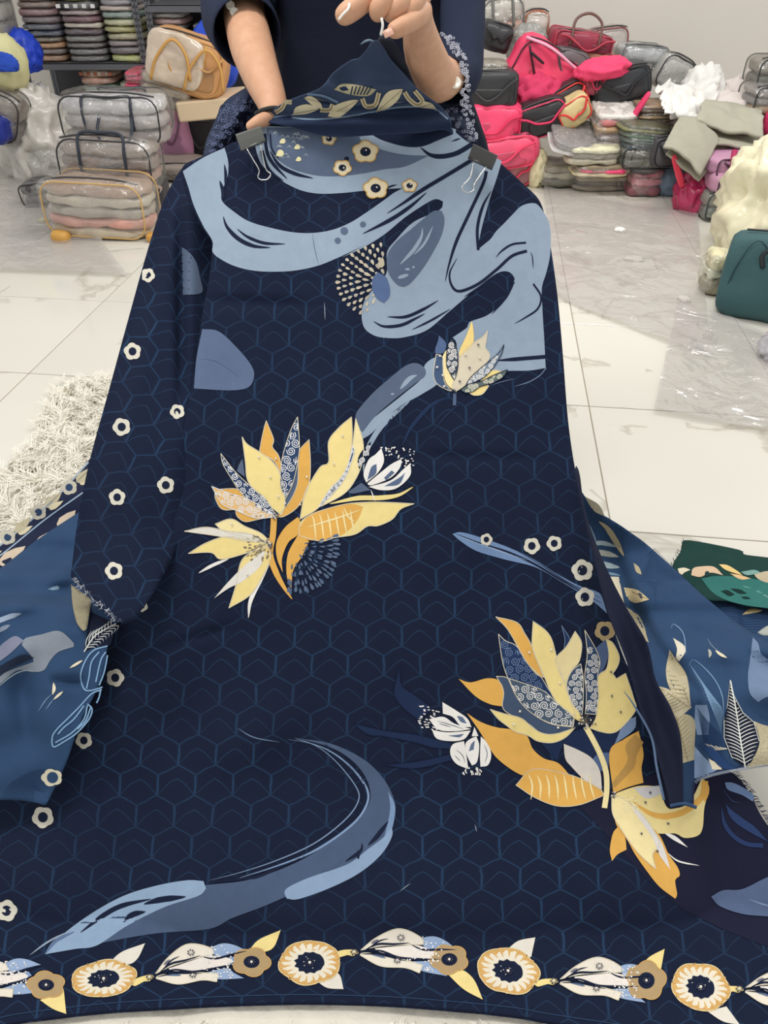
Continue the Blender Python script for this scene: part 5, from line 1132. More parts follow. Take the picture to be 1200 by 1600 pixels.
# right arm, bent up to hold the cloth tip
re = at(713, 110, 1.225); rw = at(655, 42, 1.03)
wr = chain(ch, [((.10, 1.61, 1.27), .045), ((.14, 1.56, 1.2), .034), (tuple(at(724, 10, 1.27)), .024), (tuple(re), .028), (tuple(at(682, 130, 1.175)), .037), (tuple(at(660, 78, 1.08)), .0315), (tuple(rw), .0255)])
pm = jn(at(655, 14, 1.0), (.033, .019), wr); pm2 = jn(at(640, -16, .985), (.036, .019), pm)
chain(pm2, [(tuple(at(612, -26, .965)), .014), (tuple(at(580, -8, .945)), .014), (tuple(at(552, 14, .94)), .0142), (tuple(at(524, 33, .94)), .013)])            # index, pointing left
chain(pm2, [(tuple(at(622, -20, .95)), .0125), (tuple(at(600, 2, .93)), .0128), (tuple(at(587, 19, .935)), .0125), (tuple(at(590, 26, .955)), .011)])              # middle, curled
chain(pm2, [(tuple(at(640, -10, .955)), .0125), (tuple(at(624, 8, .935)), .0128), (tuple(at(612, 20, .94)), .0118), (tuple(at(610, 24, .96)), .010)])             # ring
chain(pm2, [(tuple(at(655, -6, .965)), .012), (tuple(at(646, 10, .945)), .0115), (tuple(at(634, 22, .945)), .0105), (tuple(at(628, 26, .965)), .009)])              # little finger
chain(pm, [(tuple(at(662, 20, .975)), .0145), (tuple(at(645, 32, .95)), .0125), (tuple(at(624, 44, .938)), .0115), (tuple(at(606, 52, .935)), .0098)])              # thumb
me = bpy.data.meshes.new('person'); me.from_pydata([tuple(p) for p in sv], se, []); me.materials.append(skin)
person = bpy.data.objects.new('person', me); COL.objects.link(person)
ev(person, 'person in navy dress with lace cuffs behind the fabric, both hands holding it up', 'person')
sm = person.modifiers.new('skin', 'SKIN'); sm.use_smooth_shade = True; sm.branch_smoothing = .3
for i, r in enumerate(sr): person.data.skin_vertices[0].data[i].radius = r; person.data.skin_vertices[0].data[i].use_root = (i == 0)
ss = person.modifiers.new('sub', 'SUBSURF'); ss.levels = 2; ss.render_levels = 2
def pc(name, vf, m, label=None, **k): o = mesh_obj(name, vf[0], vf[1], m, person, **k); 
def pchild(name, vf, m, label=None, smooth=True):
    o = mesh_obj(name, vf[0], vf[1], m, person, smooth=smooth)
    if label: o['label'] = label
    return o
def ell(c, rx, ry, rz, seg=16, rg=10):
    V, Fc = [], []
    for j in range(rg+1):
        t = math.pi*j/rg
        for i in range(seg): a = 2*math.pi*i/seg; V.append((c[0] + rx*math.sin(t)*math.cos(a), c[1] + ry*math.sin(t)*math.sin(a), c[2] + rz*math.cos(t)))
    for j in range(rg):
        for i in range(seg): Fc.append([j*seg+i, (j+1)*seg+i, (j+1)*seg+(i+1) % seg, j*seg+(i+1) % seg])
    return V, Fc
# face and hair (outside the photograph)
pchild('hair', ell((-.03, 1.605, 1.545), .094, .098, .108), mat('black_hair', (26, 20, 18), .5))
pchild('nose', ell((-.03, 1.483, 1.50), .012, .016, .020, 8, 6), skin); pchild('mouth', ell((-.03, 1.492, 1.455), .020, .008, .006, 10, 6), mat('lip', (170, 96, 90), .5))
for s in (-1, 1):
    pchild('eye', ell((-.03 + s*.03, 1.490, 1.53), .012, .008, .007, 10, 6), mat('eye_white', (230, 226, 220), .3)); pchild('pupil', ell((-.03 + s*.03, 1.483, 1.53), .005, .003, .005, 8, 6), mat('dark_iris', (30, 20, 16), .2)); pchild('ear', ell((-.03 + s*.088, 1.58, 1.51), .01, .018, .028, 8, 6), skin)
# nails on the visible fingers
nailm = mat('finger_nail', (222, 172, 152), .3, coat=.3)
def nail(px, py, D, dx, dy):
    c = at(px, py, D); V = []; u = (at(px + dx, py + dy, D) - c).normalized(); v_ = (at(px - dy, py + dx, D) - c).normalized(); n_ = u.cross(v_); n_ = n_ if n_.y < 0 else -n_
    for i in range(7):
        for j in range(5):
            a = (i/6 - .5)*2; b2 = (j/4 - .5)*2; V.append(c + u*a*.0062 + v_*b2*.0048*(1 - .25*max(0, a)**3) + n_*(.0022 - .0022*b2*b2 - .001*a*a))
    return V, [[i*5+j, (i+1)*5+j, (i+1)*5+j+1, i*5+j+1] for i in range(6) for j in range(4)]
pchild('thumb_nail', nail(606, 51, .925, -10, 6), nailm, 'pale thumb nail')
# clothing: dress body with folds
dm = mat('navy_dress_cloth', (26, 31, 48), .85, bump=.3, bscale=500, var=.14, vscale=8, spec=.15)
V, Fc = [], []; prof = [(1.345, .075, .06), (1.30, .16, .085), (1.24, .19, .11), (1.15, .175, .12), (1.05, .165, .115), (.95, .19, .125), (.85, .235, .15), (.70, .28, .18), (.5, .31, .21), (.32, .33, .23)]
zs_ = []
for k in range(len(prof)-1):
    for t in range(4): t /= 4; zs_.append(tuple(prof[k][i]*(1-t) + prof[k+1][i]*t for i in range(3)))
zs_.append(prof[-1]); NS = 72
for z, rx, ry in zs_:
    for i in range(NS):
        a = 2*math.pi*i/NS; f_ = 1 + (.06*math.sin(9*a + 1.3*math.sin(z*5)) + .03*math.sin(17*a))*max(0, min(1, (1.1 - z)/.5)) + .02*noise.noise(Vector((math.cos(a)*2, math.sin(a)*2, z*7)))
        V.append((-.03 + rx*f_*math.cos(a), 1.645 + ry*f_*math.sin(a) + (1.3-z)*.02, z))
for j in range(len(zs_)-1):
    for i in range(NS): Fc.append([j*NS+i, (j+1)*NS+i, (j+1)*NS+(i+1) % NS, j*NS+(i+1) % NS])
pchild('dress', (V, Fc), dm)
# trouser legs
for s in (-1, 1): pchild('trouser_leg', tube([(-.03 + s*.10, 1.67, .7), (-.03 + s*.11, 1.66, .42), (-.03 + s*.11, 1.72, .09)], .075, 14, taper=lambda t: 1.1 - .25*t), mat('navy_trouser', (28, 34, 54), .85))
# sleeves: tubes with a hollow cuff
def sleeve(name, pts, rad, m):
    V, Fc = [], []; n = 28; P = [Vector(p) for p in pts]; prev = None
    out = []
    for i in range(len(P)-1):
        p1, p2 = P[i], P[i+1]; p0 = P[i-1] if i else p1*2-p2; p3 = P[i+2] if i+2 < len(P) else p2*2-p1
        for j in range(8): t = j/8; out.append((.5*(2*p1 + (p2-p0)*t + (2*p0-5*p1+4*p2-p3)*t*t + (3*p1-p0-3*p2+p3)*t**3), rad[i]*(1-t) + rad[i+1]*t))
    out.append((P[-1], rad[-1])); last = out[-1]
    d = (P[-1]-P[-2]).normalized(); out.append((P[-1] + d*.001, rad[-1]*.96)); out.append((P[-1] - d*.012, rad[-1]*.94)); out.append((P[-1] - d*.05, rad[-1]*.88))
    N = len(out)
    for i, (p, r) in enumerate(out):
        k = min(i, N-4); t = (out[min(k+1, N-4)][0] - out[max(0, k-1)][0]).normalized()
        s = t.orthogonal().normalized() if prev is None else (prev - t*prev.dot(t)).normalized(); prev = s; u = t.cross(s)
        for q in range(n):
            a = 2*math.pi*q/n; rr = r*(1 + .035*noise.noise(Vector((math.cos(a)*2, math.sin(a)*2, i*.25)))*(1 if i < N-6 else .3)); V.append(p + (s*math.cos(a) + u*math.sin(a))*rr)
    for i in range(N-1):
        for q in range(n): Fc.append([i*n+q, i*n+(q+1) % n, (i+1)*n+(q+1) % n, (i+1)*n+q])
    return pchild(name, (V, Fc), m)
slm = mat('navy_sleeve_cloth', (38, 45, 66), .85, bump=.3, bscale=500, var=.12, vscale=8, spec=.15)
sleeve('sleeve', [(-.13, 1.63, 1.29), (-.21, 1.63, 1.2), at(372, 8, 1.34), at(386, 52, 1.285)], [.07, .066, .066, .058], slm)
sleeve('sleeve', [(.07, 1.60, 1.29), (.14, 1.56, 1.2), at(724, -10, 1.27), at(722, 60, 1.245), at(716, 115, 1.225), at(700, 128, 1.20)], [.06, .05, .038, .036, .038, .037], slm)
# cuff buttons
btm = mat('cream_button', (232, 228, 214), .3, coat=.4)
def button(px, py, D, r=.0075):
    c = at(px, py, D); V, Fc = [], []; n = 14; ax = Vector((0, -CP, SP)); s = ax.orthogonal().normalized(); u = ax.cross(s)
    for h, k in ((0, .95), (.002, 1), (.003, .9), (.0022, .7), (.0022, .0)):
        for i in range(n): a = 2*math.pi*i/n; V.append(c + ax*h + (s*math.cos(a) + u*math.sin(a))*r*k)
    for j in range(4):
        for i in range(n): Fc.append([j*n+i, j*n+(i+1) % n, (j+1)*n+(i+1) % n, (j+1)*n+i])
    pchild('button', (V, Fc), btm)
    for dx, dy in ((-1, -1), (1, 1), (-1, 1), (1, -1)): pass
for x, y in ((355, 1), (360, 9), (366, 19)): button(x, y, 1.262)
button(711, 130, 1.156, .0095)
# embroidery: curly cord motifs on cuff and skirt, one joined part each
def cords(name, seeds, D, r, col, rad=.0009, n=24):
    parts = []
    for px, py in seeds:
        d = D(px, py); pts = []
        a0 = random.uniform(0, 6.3); sg = random.choice((-1, 1))
        for i in range(10): t = i/9; rr = r*(.2 + .8*t)*random.uniform(.9, 1.1); a = a0 + sg*t*6.5; pts.append(at(px + rr*math.cos(a), py + rr*math.sin(a)*.8, d))
        parts.append(tube(pts, rad, 5))
    V, Fc = merge(parts); o = pchild(name, (V, Fc), mat('embroidery_cord', col, .7)); o['kind'] = 'stuff'; return o
random.seed(31)
sd_ = []
for i in range(110):
    t = random.random(); x = float(np.interp(t, [0, .25, .65, 1], [697, 724, 726, 740])) + random.uniform(-7, 7); y = 52 + 165*t; sd_.append((x, y))
cords('lace_trim', sd_, lambda x, y: 1.172, 3.4, (168, 172, 186), .0007)
# flared, gathered skirt sides with raised cord work
def skD(x, y): return 1.30 + .02*math.sin((x*.8 + y*.5)/7.) + .03*sst(330, 410, x)*0
def skirt_flap(name, poly, D):
    p = Patch(D); p.poly(poly, mat('navy_skirt_cloth', (46, 54, 76), .85, bump=.5, bscale=200, var=.2, vscale=30, spec=.15), -1, sp=5); o = p.build(name, person, solid=.003); return o
skirt_flap('gathered_skirt', [(395, 132), (375, 142), (350, 160), (335, 190), (322, 220), (316, 250), (420, 240), (440, 180)], skD)
def skD2(x, y): return 1.245 + .012*math.sin((x*.6 - y*.7)/6.)
skirt_flap('gathered_skirt', [(676, 160), (715, 150), (728, 172), (742, 205), (745, 225), (700, 220), (680, 190)], skD2)
sd_ = [(random.uniform(325, 412), random.uniform(140, 238)) for i in range(230)]; sd_ = [q for q in sd_ if q[0] > line_x(q[1], [(385, 140), (350, 165), (322, 235)])]
cords('cord_embroidery', sd_, lambda x, y: skD(x, y) - .004, 4, (76, 88, 122), .0012)
sd_ = [(random.uniform(690, 742), random.uniform(165, 222)) for i in range(60)]; sd_ = [q for q in sd_ if q[0] < line_x(q[1], [(722, 165), (742, 222)])]
cords('cord_embroidery', sd_, lambda x, y: skD2(x, y) - .004, 3.6, (130, 138, 160), .0010)
# bracelet and the white threads held in the fingers
pchild('wrist_band', tube([at(x, y, D_) for x, y, D_ in ((400, 178, 1.18), (412, 172, 1.168), (428, 169, 1.166), (444, 172, 1.172))], .0036, 8, step=4), mat('black_elastic_band', (18, 18, 22), .7))
for pts in ([(546, 6, .925), (544, 14, .922), (536, 22, .920), (529, 31, .922)], [(596, 28, .915), (598, 40, .918), (595, 55, .925)]):
    o = mesh_obj('white_thread', *tube([at(*q) for q in pts], .0016, 6, step=4), mat('white_cord', (238, 236, 230), .8))
    ev(o, 'short white thread across the pointing finger' if pts[0][0] == 546 else 'short white thread hanging beside the thumb nail', 'thread')
# ============================================================ fluffy rug under the cloth
def rug_in(x, y): 
    e = .05*noise.noise(Vector((x*4, y*4, 2))); return -1.04 + e - .02*(y-1.6) < x < .36 + e and -.05 < y < 2.30 + e - .10*(x+1) - .25*max(0, -.72 - x)
nx_, ny_ = 60, 90; V, Fc = [], []; idx = {}
for j in range(ny_+1):
    for i in range(nx_+1):
        x, y = -1.12 + 1.55*i/nx_, -.1 + 2.5*j/ny_
        idx[i, j] = len(V); V.append((x, y, .005 + .004*noise.noise(Vector((x*16, y*16, 0)))))
for j in range(ny_):
    for i in range(nx_):
        x, y = V[idx[i, j]][:2]
        if rug_in(x, y): Fc.append([idx[i, j], idx[i+1, j], idx[i+1, j+1], idx[i, j+1]])
rugm = mat('cream_long_pile', (226, 221, 208), .9, bump=1.0, bscale=60, var=.12, vscale=30)
rug = mesh_obj('rug', V, Fc, rugm); ev(rug, 'cream long-pile fluffy rug on the tiles under the dress fabric', 'rug')
random.seed(77); V, Fc = [], []
def strand(x, y, L, a, lean):
    b = len(V); w_ = .0022; dx, dy = math.cos(a), math.sin(a); z = .004
    for k in range(4):
        t = k/3; h = L*(t - .35*t*t*lean*1.6); o_ = L*lean*t*t; cx, cy = x + dx*o_ + .006*math.sin(t*3 + a*5), y + dy*o_; ww = w_*(1 - .75*t)
        V.append((cx - dy*ww, cy + dx*ww, z + max(0, h)*.8)); V.append((cx + dy*ww, cy - dx*ww, z + max(0, h)*.8))
    for k in range(3): Fc.append([b+2*k, b+2*k+1, b+2*k+3, b+2*k+2])
n_ = 0
while n_ < 17000:
    far = random.random() < .78
    if far: x, y = random.uniform(-1.1, -.62), random.uniform(1.0, 2.35)
    else: x, y = random.uniform(-.6, .36), random.uniform(.25, .385)
    if not rug_in(x, y): continue
    a0 = 6.28*noise.noise(Vector((x*9, y*9, 5)))*1.6 + 3.9
    for q in range(3): strand(x + random.uniform(-.006, .006), y + random.uniform(-.006, .006), random.uniform(.03, .055)*(1 if far else .22), a0 + random.uniform(-.35, .35), random.uniform(.5, .95)); n_ += 1
pl = mesh_obj('pile', V, Fc, mat('cream_wool', (236, 232, 220), .85, var=.08, vscale=40), rug); pl['kind'] = 'stuff'

# ============================================================ metal rack with stacks of packed clothes
RY = 5.35
def atY(px, py, Y):
    v = (800 - py)/F; return Y/(CP + v*SP)
def on(px, py, Y): return at(px, py, atY(px, py, Y))
rack_m = mat('grey_steel', (104, 106, 112), .45, .4); hole_m = mat('dark_hole', (30, 30, 34), .8)
def rack(label, px0, px1, shelves):
    xa, xb = on(px0, 60, RY).x, on(px1, 60, RY).x; root = empty('steel_rack', label, 'rack', ((xa+xb)/2, RY, 0)); L = -Vector(root.location)
    for x in (xa, xb):
        for y in (0, .42):
            s = 1 if x == xa else -1
            v1 = box_vf(x - .018, RY + y, 0, x + .018, RY + y + .003, 1.3); v2 = box_vf(x + s*.0 - .0015, RY + y, 0, x + .0015, RY + y + .035, 1.3)
            po = mesh_obj('post', *merge([v1, v2]), rack_m, root, smooth=False)
            if y == 0:
                hs = [box_vf(x + dx - .0035, RY - .0012, z, x + dx + .0035, RY + .0002, z + .014) for z in [0.05 + .032*k for k in range(38)] for dx in (-.009, .009)]
                ho = mesh_obj('slot_hole', *merge(hs), hole_m, root, smooth=False); ho['kind'] = 'stuff'
    for z in shelves:
        sf = merge([box_vf(xa, RY - .004, z - .035, xb, RY - .001, z), box_vf(xa, RY - .004, z - .004, xb, RY + .42, z), box_vf(xa, RY + .417, z - .035, xb, RY + .42, z)])
        mesh_obj('shelf', *sf, rack_m, root, smooth=False)
    mesh_obj('added_dark_backing', *box_vf(xa, RY + .422, 0, xb, RY + .425, 1.3), mat('gap_darkening_grey', (74, 74, 78), .6), root, smooth=False)  # dark sheet added behind the rack to darken the gaps between shelves
    return root
SH = on(140, 99, RY).z; SHB = on(140, 169, RY).z; SH3 = on(280, 8, RY).z; SHM = on(280, 60, RY).z
rack('grey slotted steel rack holding three tall stacks of packed clothes', 28, 219, (SHB, SH, SH + .62))
rack('grey slotted steel rack standing behind the blue and tan bags', 238, 432, (SHB, SHM, SH3))
ordn = ['lowest', 'second', 'third', 'fourth', 'fifth', 'sixth', 'seventh', 'eighth', 'ninth', 'tenth', 'eleventh', 'twelfth', 'thirteenth']
def stack(x0, x1, y_bot, items, desc, grp, Y=RY + .03, shelf=None):
    z = shelf if shelf is not None else on(100, y_bot, Y).z
    for k, it in enumerate(items):
        nm, c, hpx = it[:3]; xa, xb = on(x0, 60, Y).x, on(x1, 60, Y).x; h = hpx*atY(100, 60, Y)/F*.93; w_ = xb - xa
        j = random.uniform(-.008, .008)
        root = empty('folded_garment_pack', f'{nm} garment pack, {ordn[k]} in the {desc}', 'clothes', ((xa+xb)/2 + j, Y + .15, z), grp)
        root.rotation_euler = (0, 0, R(random.uniform(-3, 3)))
        child('garment', soft_box(w_*.98, .30, h, k*7 + int(x0), e=4.2, amp=h*.15, fs=12), mat('folded_cloth', c, .7, bump=.9, bscale=34, var=.38, vscale=22), root)
        pat = it[3] if len(it) > 3 else None
        if pat:
            pts = [box_vf(-w_*.42 + w_*.84*i/4 - .012, -.158, h*.25, -w_*.42 + w_*.84*i/4 + .012, -.150, h*.7) for i in range(5)]
            child('printed_patch', merge(pts), mat('folded_cloth', pat, .7, var=.2), root, smooth=False, kind='stuff')
        child('plastic_sleeve', xf(soft_box(w_*1.03, .315, h*1.06, k*5 + 3, e=3.8, amp=h*.2, fs=16), Matrix.Translation((0, 0, -h*.02))), film('clear_sleeve', (238, 238, 238), .05, .15, 30), root)
        z += h
random.seed(50)
stack(34, 96, 99, [('tan', (170, 128, 94), 11), ('grey striped', (116, 104, 100), 9), ('orange tan', (186, 140, 98), 9), ('olive brown', (120, 108, 92), 8), ('navy', (62, 72, 96), 9), ('dark blue grey', (84, 88, 104), 10), ('mauve grey', (122, 108, 116), 10), ('dusky rose', (150, 112, 118), 11), ('brown floral', (136, 112, 100), 10), ('taupe', (150, 134, 124), 10), ('grey brown', (132, 124, 120), 9)], 'left stack on the shelf', 'packed clothes on the rack shelf', shelf=SH)
stack(97, 160, 98, [('charcoal grey', (98, 98, 96), 10), ('slate grey', (120, 120, 120), 10), ('dark taupe', (110, 104, 100), 9), ('grey', (128, 128, 126), 10), ('plum', (84, 66, 76), 10), ('cream', (208, 200, 186), 8), ('wine', (112, 62, 80), 10), ('pinkish grey', (172, 156, 156), 8), ('black and white dotted', (60, 60, 64), 12, (226, 226, 226)), ('lime green', (188, 192, 120), 12)], 'middle stack on the shelf', 'packed clothes on the rack shelf', shelf=SH)
stack(162, 223, 100, [('pale lime', (198, 204, 130), 11), ('purple grey', (112, 102, 112), 12), ('dark trimmed white', (150, 140, 142), 9), ('khaki cream', (186, 182, 146), 11), ('yellow green', (180, 178, 118), 9), ('cream green', (202, 202, 164), 11), ('aqua floral', (140, 162, 156), 10), ('pinkish white', (206, 192, 186), 8), ('lilac grey', (148, 144, 154), 9), ('ivory', (206, 204, 182), 10)], 'right stack on the shelf', 'packed clothes on the rack shelf', shelf=SH)
stack(110, 166, 168, [('mauve striped', (156, 132, 128), 8), ('grey olive', (140, 134, 118), 8), ('pale yellow', (206, 202, 148), 9), ('mint dotted', (150, 190, 168), 9), ('salmon', (204, 156, 138), 12), ('cream and rust', (206, 190, 166), 12, (160, 96, 70))], 'left stack under the rack shelf', 'packed clothes under the rack shelf', shelf=SHB)
stack(170, 206, 160, [('rose beige', (204, 168, 154), 9), ('mint', (168, 204, 184), 9), ('aqua mint', (160, 200, 186), 9), ('cream green', (206, 208, 182), 11)], 'right stack under the rack shelf', 'packed clothes under the rack shelf', shelf=SHB)
for k, (c, yb) in enumerate((((214, 60, 92), 146), ((222, 72, 104), 128))):
    pack(['lower bright pink folded pack beside the mint stack', 'upper bright pink folded pack beside the mint stack'][k], (204, yb-17, 230, yb), atY(215, yb, RY - .14), c, .25, seed=60+k, group='pink packs by the rack')
stack(240, 292, 52, [('grey brown', (134, 122, 116), 9), ('silver grey', (158, 152, 148), 9), ('dusky pink', (168, 134, 128), 9), ('grey white', (178, 178, 172), 9), ('ivory white', (202, 200, 192), 9)], 'stack above the tan bag', 'packed clothes on the second rack', shelf=SHM)
stack(300, 350, 52, [('white', (206, 204, 200), 10), ('pale grey', (170, 172, 176), 9)], 'short stack behind the blue bag', 'packed clothes on the second rack', shelf=SHM)

# ============================================================ bags and bundles at the left
sk_ = lump('sack', 'large white tied plastic sack slumped beside the rack', 'sack', (8, 128, 118, 243), atY(70, 240, 4.85), (208, 204, 197), .40, 11, .42, 7, False, rough=.35, coat=.4, onfloor=True, sub=5)
kn = mesh_obj('tied_neck', *xf(crumple(.075, .06, .06, 5, .6, 8, 4, False), Matrix.Translation((-.02, 0, .36))), mat('crumpled_cloth', (214, 210, 203), .35, bump=.6, bscale=14, var=.08, vscale=9, coat=.4, distort=1.0)); kn.parent = sk_
lump('plastic_bag', 'thin clear crumpled plastic bag on the floor below the white sack', 'bag', (30, 190, 115, 250), 4.42, (214, 212, 206), .22, 14, .35, 9, sheer=True, onfloor=True)
b_ = lump('cloth_bundle', 'pale yellow bundle with blue floral print stacked at the far left', 'bundle', (-30, 62, 52, 138), atY(10, 120, 4.8), (214, 210, 160), .3, 21, .16, 5)
lump('cloth_bundle', 'bright blue crumpled bundle behind the yellow floral bundle', 'bundle', (14, 58, 68, 112), atY(40, 100, 5.0), (28, 66, 196), .22, 23, .34, 8, rough=.4)
o = lump('printed_patch', None, None, (-8, 88, 30, 112), atY(10, 108, 4.8) - .16, (36, 78, 190), .03, 24, .4, 8)
for k_ in ('label', 'category'): 
    if k_ in o: del o[k_]
o.parent = b_; o.matrix_parent_inverse = (Matrix.Translation(b_.location) @ b_.rotation_euler.to_matrix().to_4x4()).inverted()
bag('grey_bag', 'grey glossy packed bag at the top left corner, leaning on the rack', 'bag', (-40, -20, 26, 62), atY(5, 50, 5.0), (150, 148, 146), None, None, .25, clear=True, seed=31, contents=[(128, 126, 124), (170, 168, 162), (140, 138, 136)])
bag('carry_bag', 'dark bag with clear side at the left edge, behind the white sack', 'bag', (-40, 140, 36, 215), atY(10, 215, 4.6), (70, 58, 60), (36, 30, 34), None, .2, roll=22, clear=True, seed=33, contents=[(96, 84, 84), (130, 120, 110)])
bag('carry_bag', 'royal blue bag at the left edge under the dark clear bag', 'bag', (-40, 185, 22, 222), atY(10, 222, 4.5), (22, 44, 140), None, None, .2, seed=34)
bag('packed_bag', 'grey green packed bag at the left edge on the floor', 'bag', (-50, 203, 34, 240), floorD(240), (150, 150, 138), (70, 70, 66), None, .25, clear=True, seed=35, contents=[(142, 146, 130), (120, 116, 104)], onfloor=True)
D_ = floorD(318)
bag('packed_bag', 'small dark silver plastic pack on the tiles beside the beige clear bag', 'bag', (44, 282, 92, 318), D_, (104, 102, 106), (50, 48, 52), None, .16, roll=-6, clear=True, seed=36, contents=[(92, 90, 94), (66, 62, 66)], onfloor=True, zip_=False)
D_ = floorD(364)
bag('clear_clothes_bag', 'beige clear vinyl bag full of folded clothes, lowest in front of the stack', 'bag', (84, 274, 252, 362), D_, (200, 184, 160), (196, 160, 100), None, .26, roll=2, yaw=-4, clear=True, seed=37, contents=[(186, 172, 150), (206, 150, 136), (168, 160, 150), (196, 186, 170), (176, 150, 132)], onfloor=True, amp=.022)
for x in (92, 240):
    c = at(x, 352, D_ - .13); V, Fc = soft_box(.07, .06, .035, int(x)); o = mesh_obj('corner_guard', V, Fc, mat('tan_vinyl', (200, 150, 70), .4)); o.location = (c.x, c.y, 0.001); ev(o, 'tan corner piece at the %s end of the beige clear bag' % ('rack-side' if x < 200 else 'cloth-side'), 'corner')
D2 = D_ + .14
bag('clear_clothes_bag', 'clear bag with black trim and rope handles, lower of the two stacked', 'bag', (108, 213, 258, 300), D2, (150, 130, 124), (34, 34, 40), (36, 44, 58), .28, roll=3, clear=True, seed=38, contents=[(150, 128, 122), (170, 130, 120), (128, 112, 108), (160, 148, 140)], amp=.02, hh=.05)
bag('clear_clothes_bag', 'clear bag with black piping and rope handles, upper of the two stacked', 'bag', (110, 148, 272, 222), D2 + .02, (170, 164, 164), (34, 34, 40), (36, 44, 58), .30, roll=1, clear=True, seed=39, contents=[(156, 146, 148), (176, 170, 172), (206, 204, 208)], amp=.02, hh=-.1)
# loose looped handles hanging in front
for k, (x0, x1, y0, y1) in enumerate(((152, 206, 180, 228), (136, 200, 222, 262))):
    d = D2 - .19; P_ = [at(x, y, d) for x, y in ((x0+3, y0), (x0, (y0+y1)/2), (x0+8, y1-4), ((x0+x1)/2, y1), (x1-6, y1-6), (x1, (y0+y1)/2), (x1-2, y0))]
    o = mesh_obj('rope_handle', *tube(P_, .007, 7, step=5), mat('dark_rope', (40, 48, 62), .6)); ev(o, ['upper', 'lower'][k] + ' dark rope handle loop hanging on the front of the stacked clear bags', 'handle')
bag('carry_bag', 'small black bag tucked behind the beige clear bag', 'bag', (215, 268, 266, 330), D_ + .22, (34, 32, 38), None, None, .18, seed=41, onfloor=True)
bag('tote_bag', 'mauve pink shiny tote bag right of the stacked clear bags', 'bag', (255, 168, 306, 262), floorD(262), (190, 132, 168), None, None, .16, seed=42, roll=-4, onfloor=True, zip_=False)
bag('suitcase', 'black boxy suitcase behind the pink tote bag', 'suitcase', (296, 178, 356, 240), floorD(250), (46, 48, 52), (70, 72, 74), None, .22, seed=43, onfloor=True, amp=.004, e=6)
bag('packed_bag', 'taupe packed bag lying flat under the pink tote bag', 'bag', (250, 248, 320, 274), floorD(276), (150, 138, 130), None, None, .3, seed=44, onfloor=True)
c = on(330, 180, 4.75)
v, f = box_vf(-.19, -.12, 0, .19, .12, .10); o = mesh_obj('cardboard_box', v, f, mat('cream_card', (214, 192, 160), .7, var=.05), smooth=False); o.location = (c.x, c.y + .1, c.z - .01); o.rotation_euler = (R(4), R(-4), R(6)); ev(o, 'cream cardboard box lid lying on top of the black suitcase', 'box')
md = o.modifiers.new('bevel', 'BEVEL'); md.width = .008
bag('packed_bag', 'clear packed bag under the tan handled bag', 'bag', (226, 112, 306, 168), atY(265, 168, 4.85), (172, 156, 136), None, None, .26, clear=True, seed=45, contents=[(120, 112, 104), (176, 160, 140), (190, 176, 156)], roll=8)
tb = bag('carry_bag', 'orange tan bag with clear front and long straps, tilted on the pile', 'bag', (232, 62, 350, 142), atY(290, 140, 4.82), (206, 152, 98), (196, 148, 90), (204, 160, 92), .2, roll=16, clear=False, seed=46, hh=-.15)
child('clear_front', xf(soft_box(.30, .05, .25, 5, e=5, amp=.012, fs=12), Matrix.Translation((-.06, -.10, .03))), mat('crinkled_clear_front', (206, 188, 168), .12, bump=1.0, bscale=14, var=.35, vscale=12, coat=1, distort=1.5), tb)
for x in (-.12, .06): child('strap', tube([(x - .05, -.13, .03), (x - .03, -.14, .14), (x + .04, -.145, .25), (x + .12, -.14, .20), (x + .16, -.135, .08)], .008, 6, step=5), mat('tan_strap', (206, 156, 84), .45), tb)
lump('cloth_bundle', 'bright royal blue plastic bag behind the orange tan bag', 'bag', (290, 40, 372, 135), atY(330, 130, 5.05), (20, 74, 208), .2, 51, .14, 5, rough=.35, roll=14)

# ============================================================ the heap at the right
def RB(*a, **k): return bag(*a, **k)
HY = 4.95
def dy(px, py, Y): return atY(px, py, Y)
bk = RB('backpack', 'bright pink backpack lying tilted on top of the heap', 'backpack', (768, 78, 882, 158), dy(820, 150, 4.9), (232, 62, 104), (60, 20, 36), None, .2, roll=27, seed=61, amp=.02)
for dx, dz, rr in ((-.10, .20, 8), (.08, .14, -30)): child('pocket_slit', xf(soft_box(.10, .01, .014, 3, e=4, amp=.001), Matrix.Translation((dx, -.118, dz)) @ Matrix.Rotation(R(rr), 4, 'Y')), mat('black_slit', (30, 24, 30), .6), bk)
for z_ in (.26, .05): child('pale_edge', tube([(-.2, -.09, z_), (-.05, -.125, z_ + .02), (.18, -.11, z_ - .01)], .008, 6, step=4), mat('pale_pink_lining', (240, 170, 196), .6), bk)
lump('strap_tangle', 'tangle of bright pink straps below the pink backpack', 'straps', (800, 130, 868, 175), dy(835, 170, 4.75), (214, 56, 100), .14, 62, .6, 9)
RB('suitcase', 'black boxy case on the pink bags beside the lace cuff', 'suitcase', (700, 114, 804, 166), dy(760, 166, 4.65), (40, 42, 46), (54, 56, 60), None, .25, seed=63, amp=.004, e=7)
RB('carry_bag', 'pink bag with clear pocket directly under the black boxy case', 'bag', (694, 166, 812, 216), dy(760, 216, 4.62), (234, 66, 110), (220, 50, 92), None, .24, seed=64, amp=.02)
RB('carry_bag', 'pink and white striped bag, lowest below the black boxy case', 'bag', (690, 214, 838, 262), dy(760, 262, 4.6), (236, 84, 120), (230, 60, 100), None, .26, seed=65, roll=-8, amp=.02)
RB('carry_bag', 'mauve brown bag at the foot of the pink bags', 'bag', (770, 238, 828, 284), floorD(286), (170, 110, 116), (224, 60, 90), None, .2, seed=66, onfloor=True)
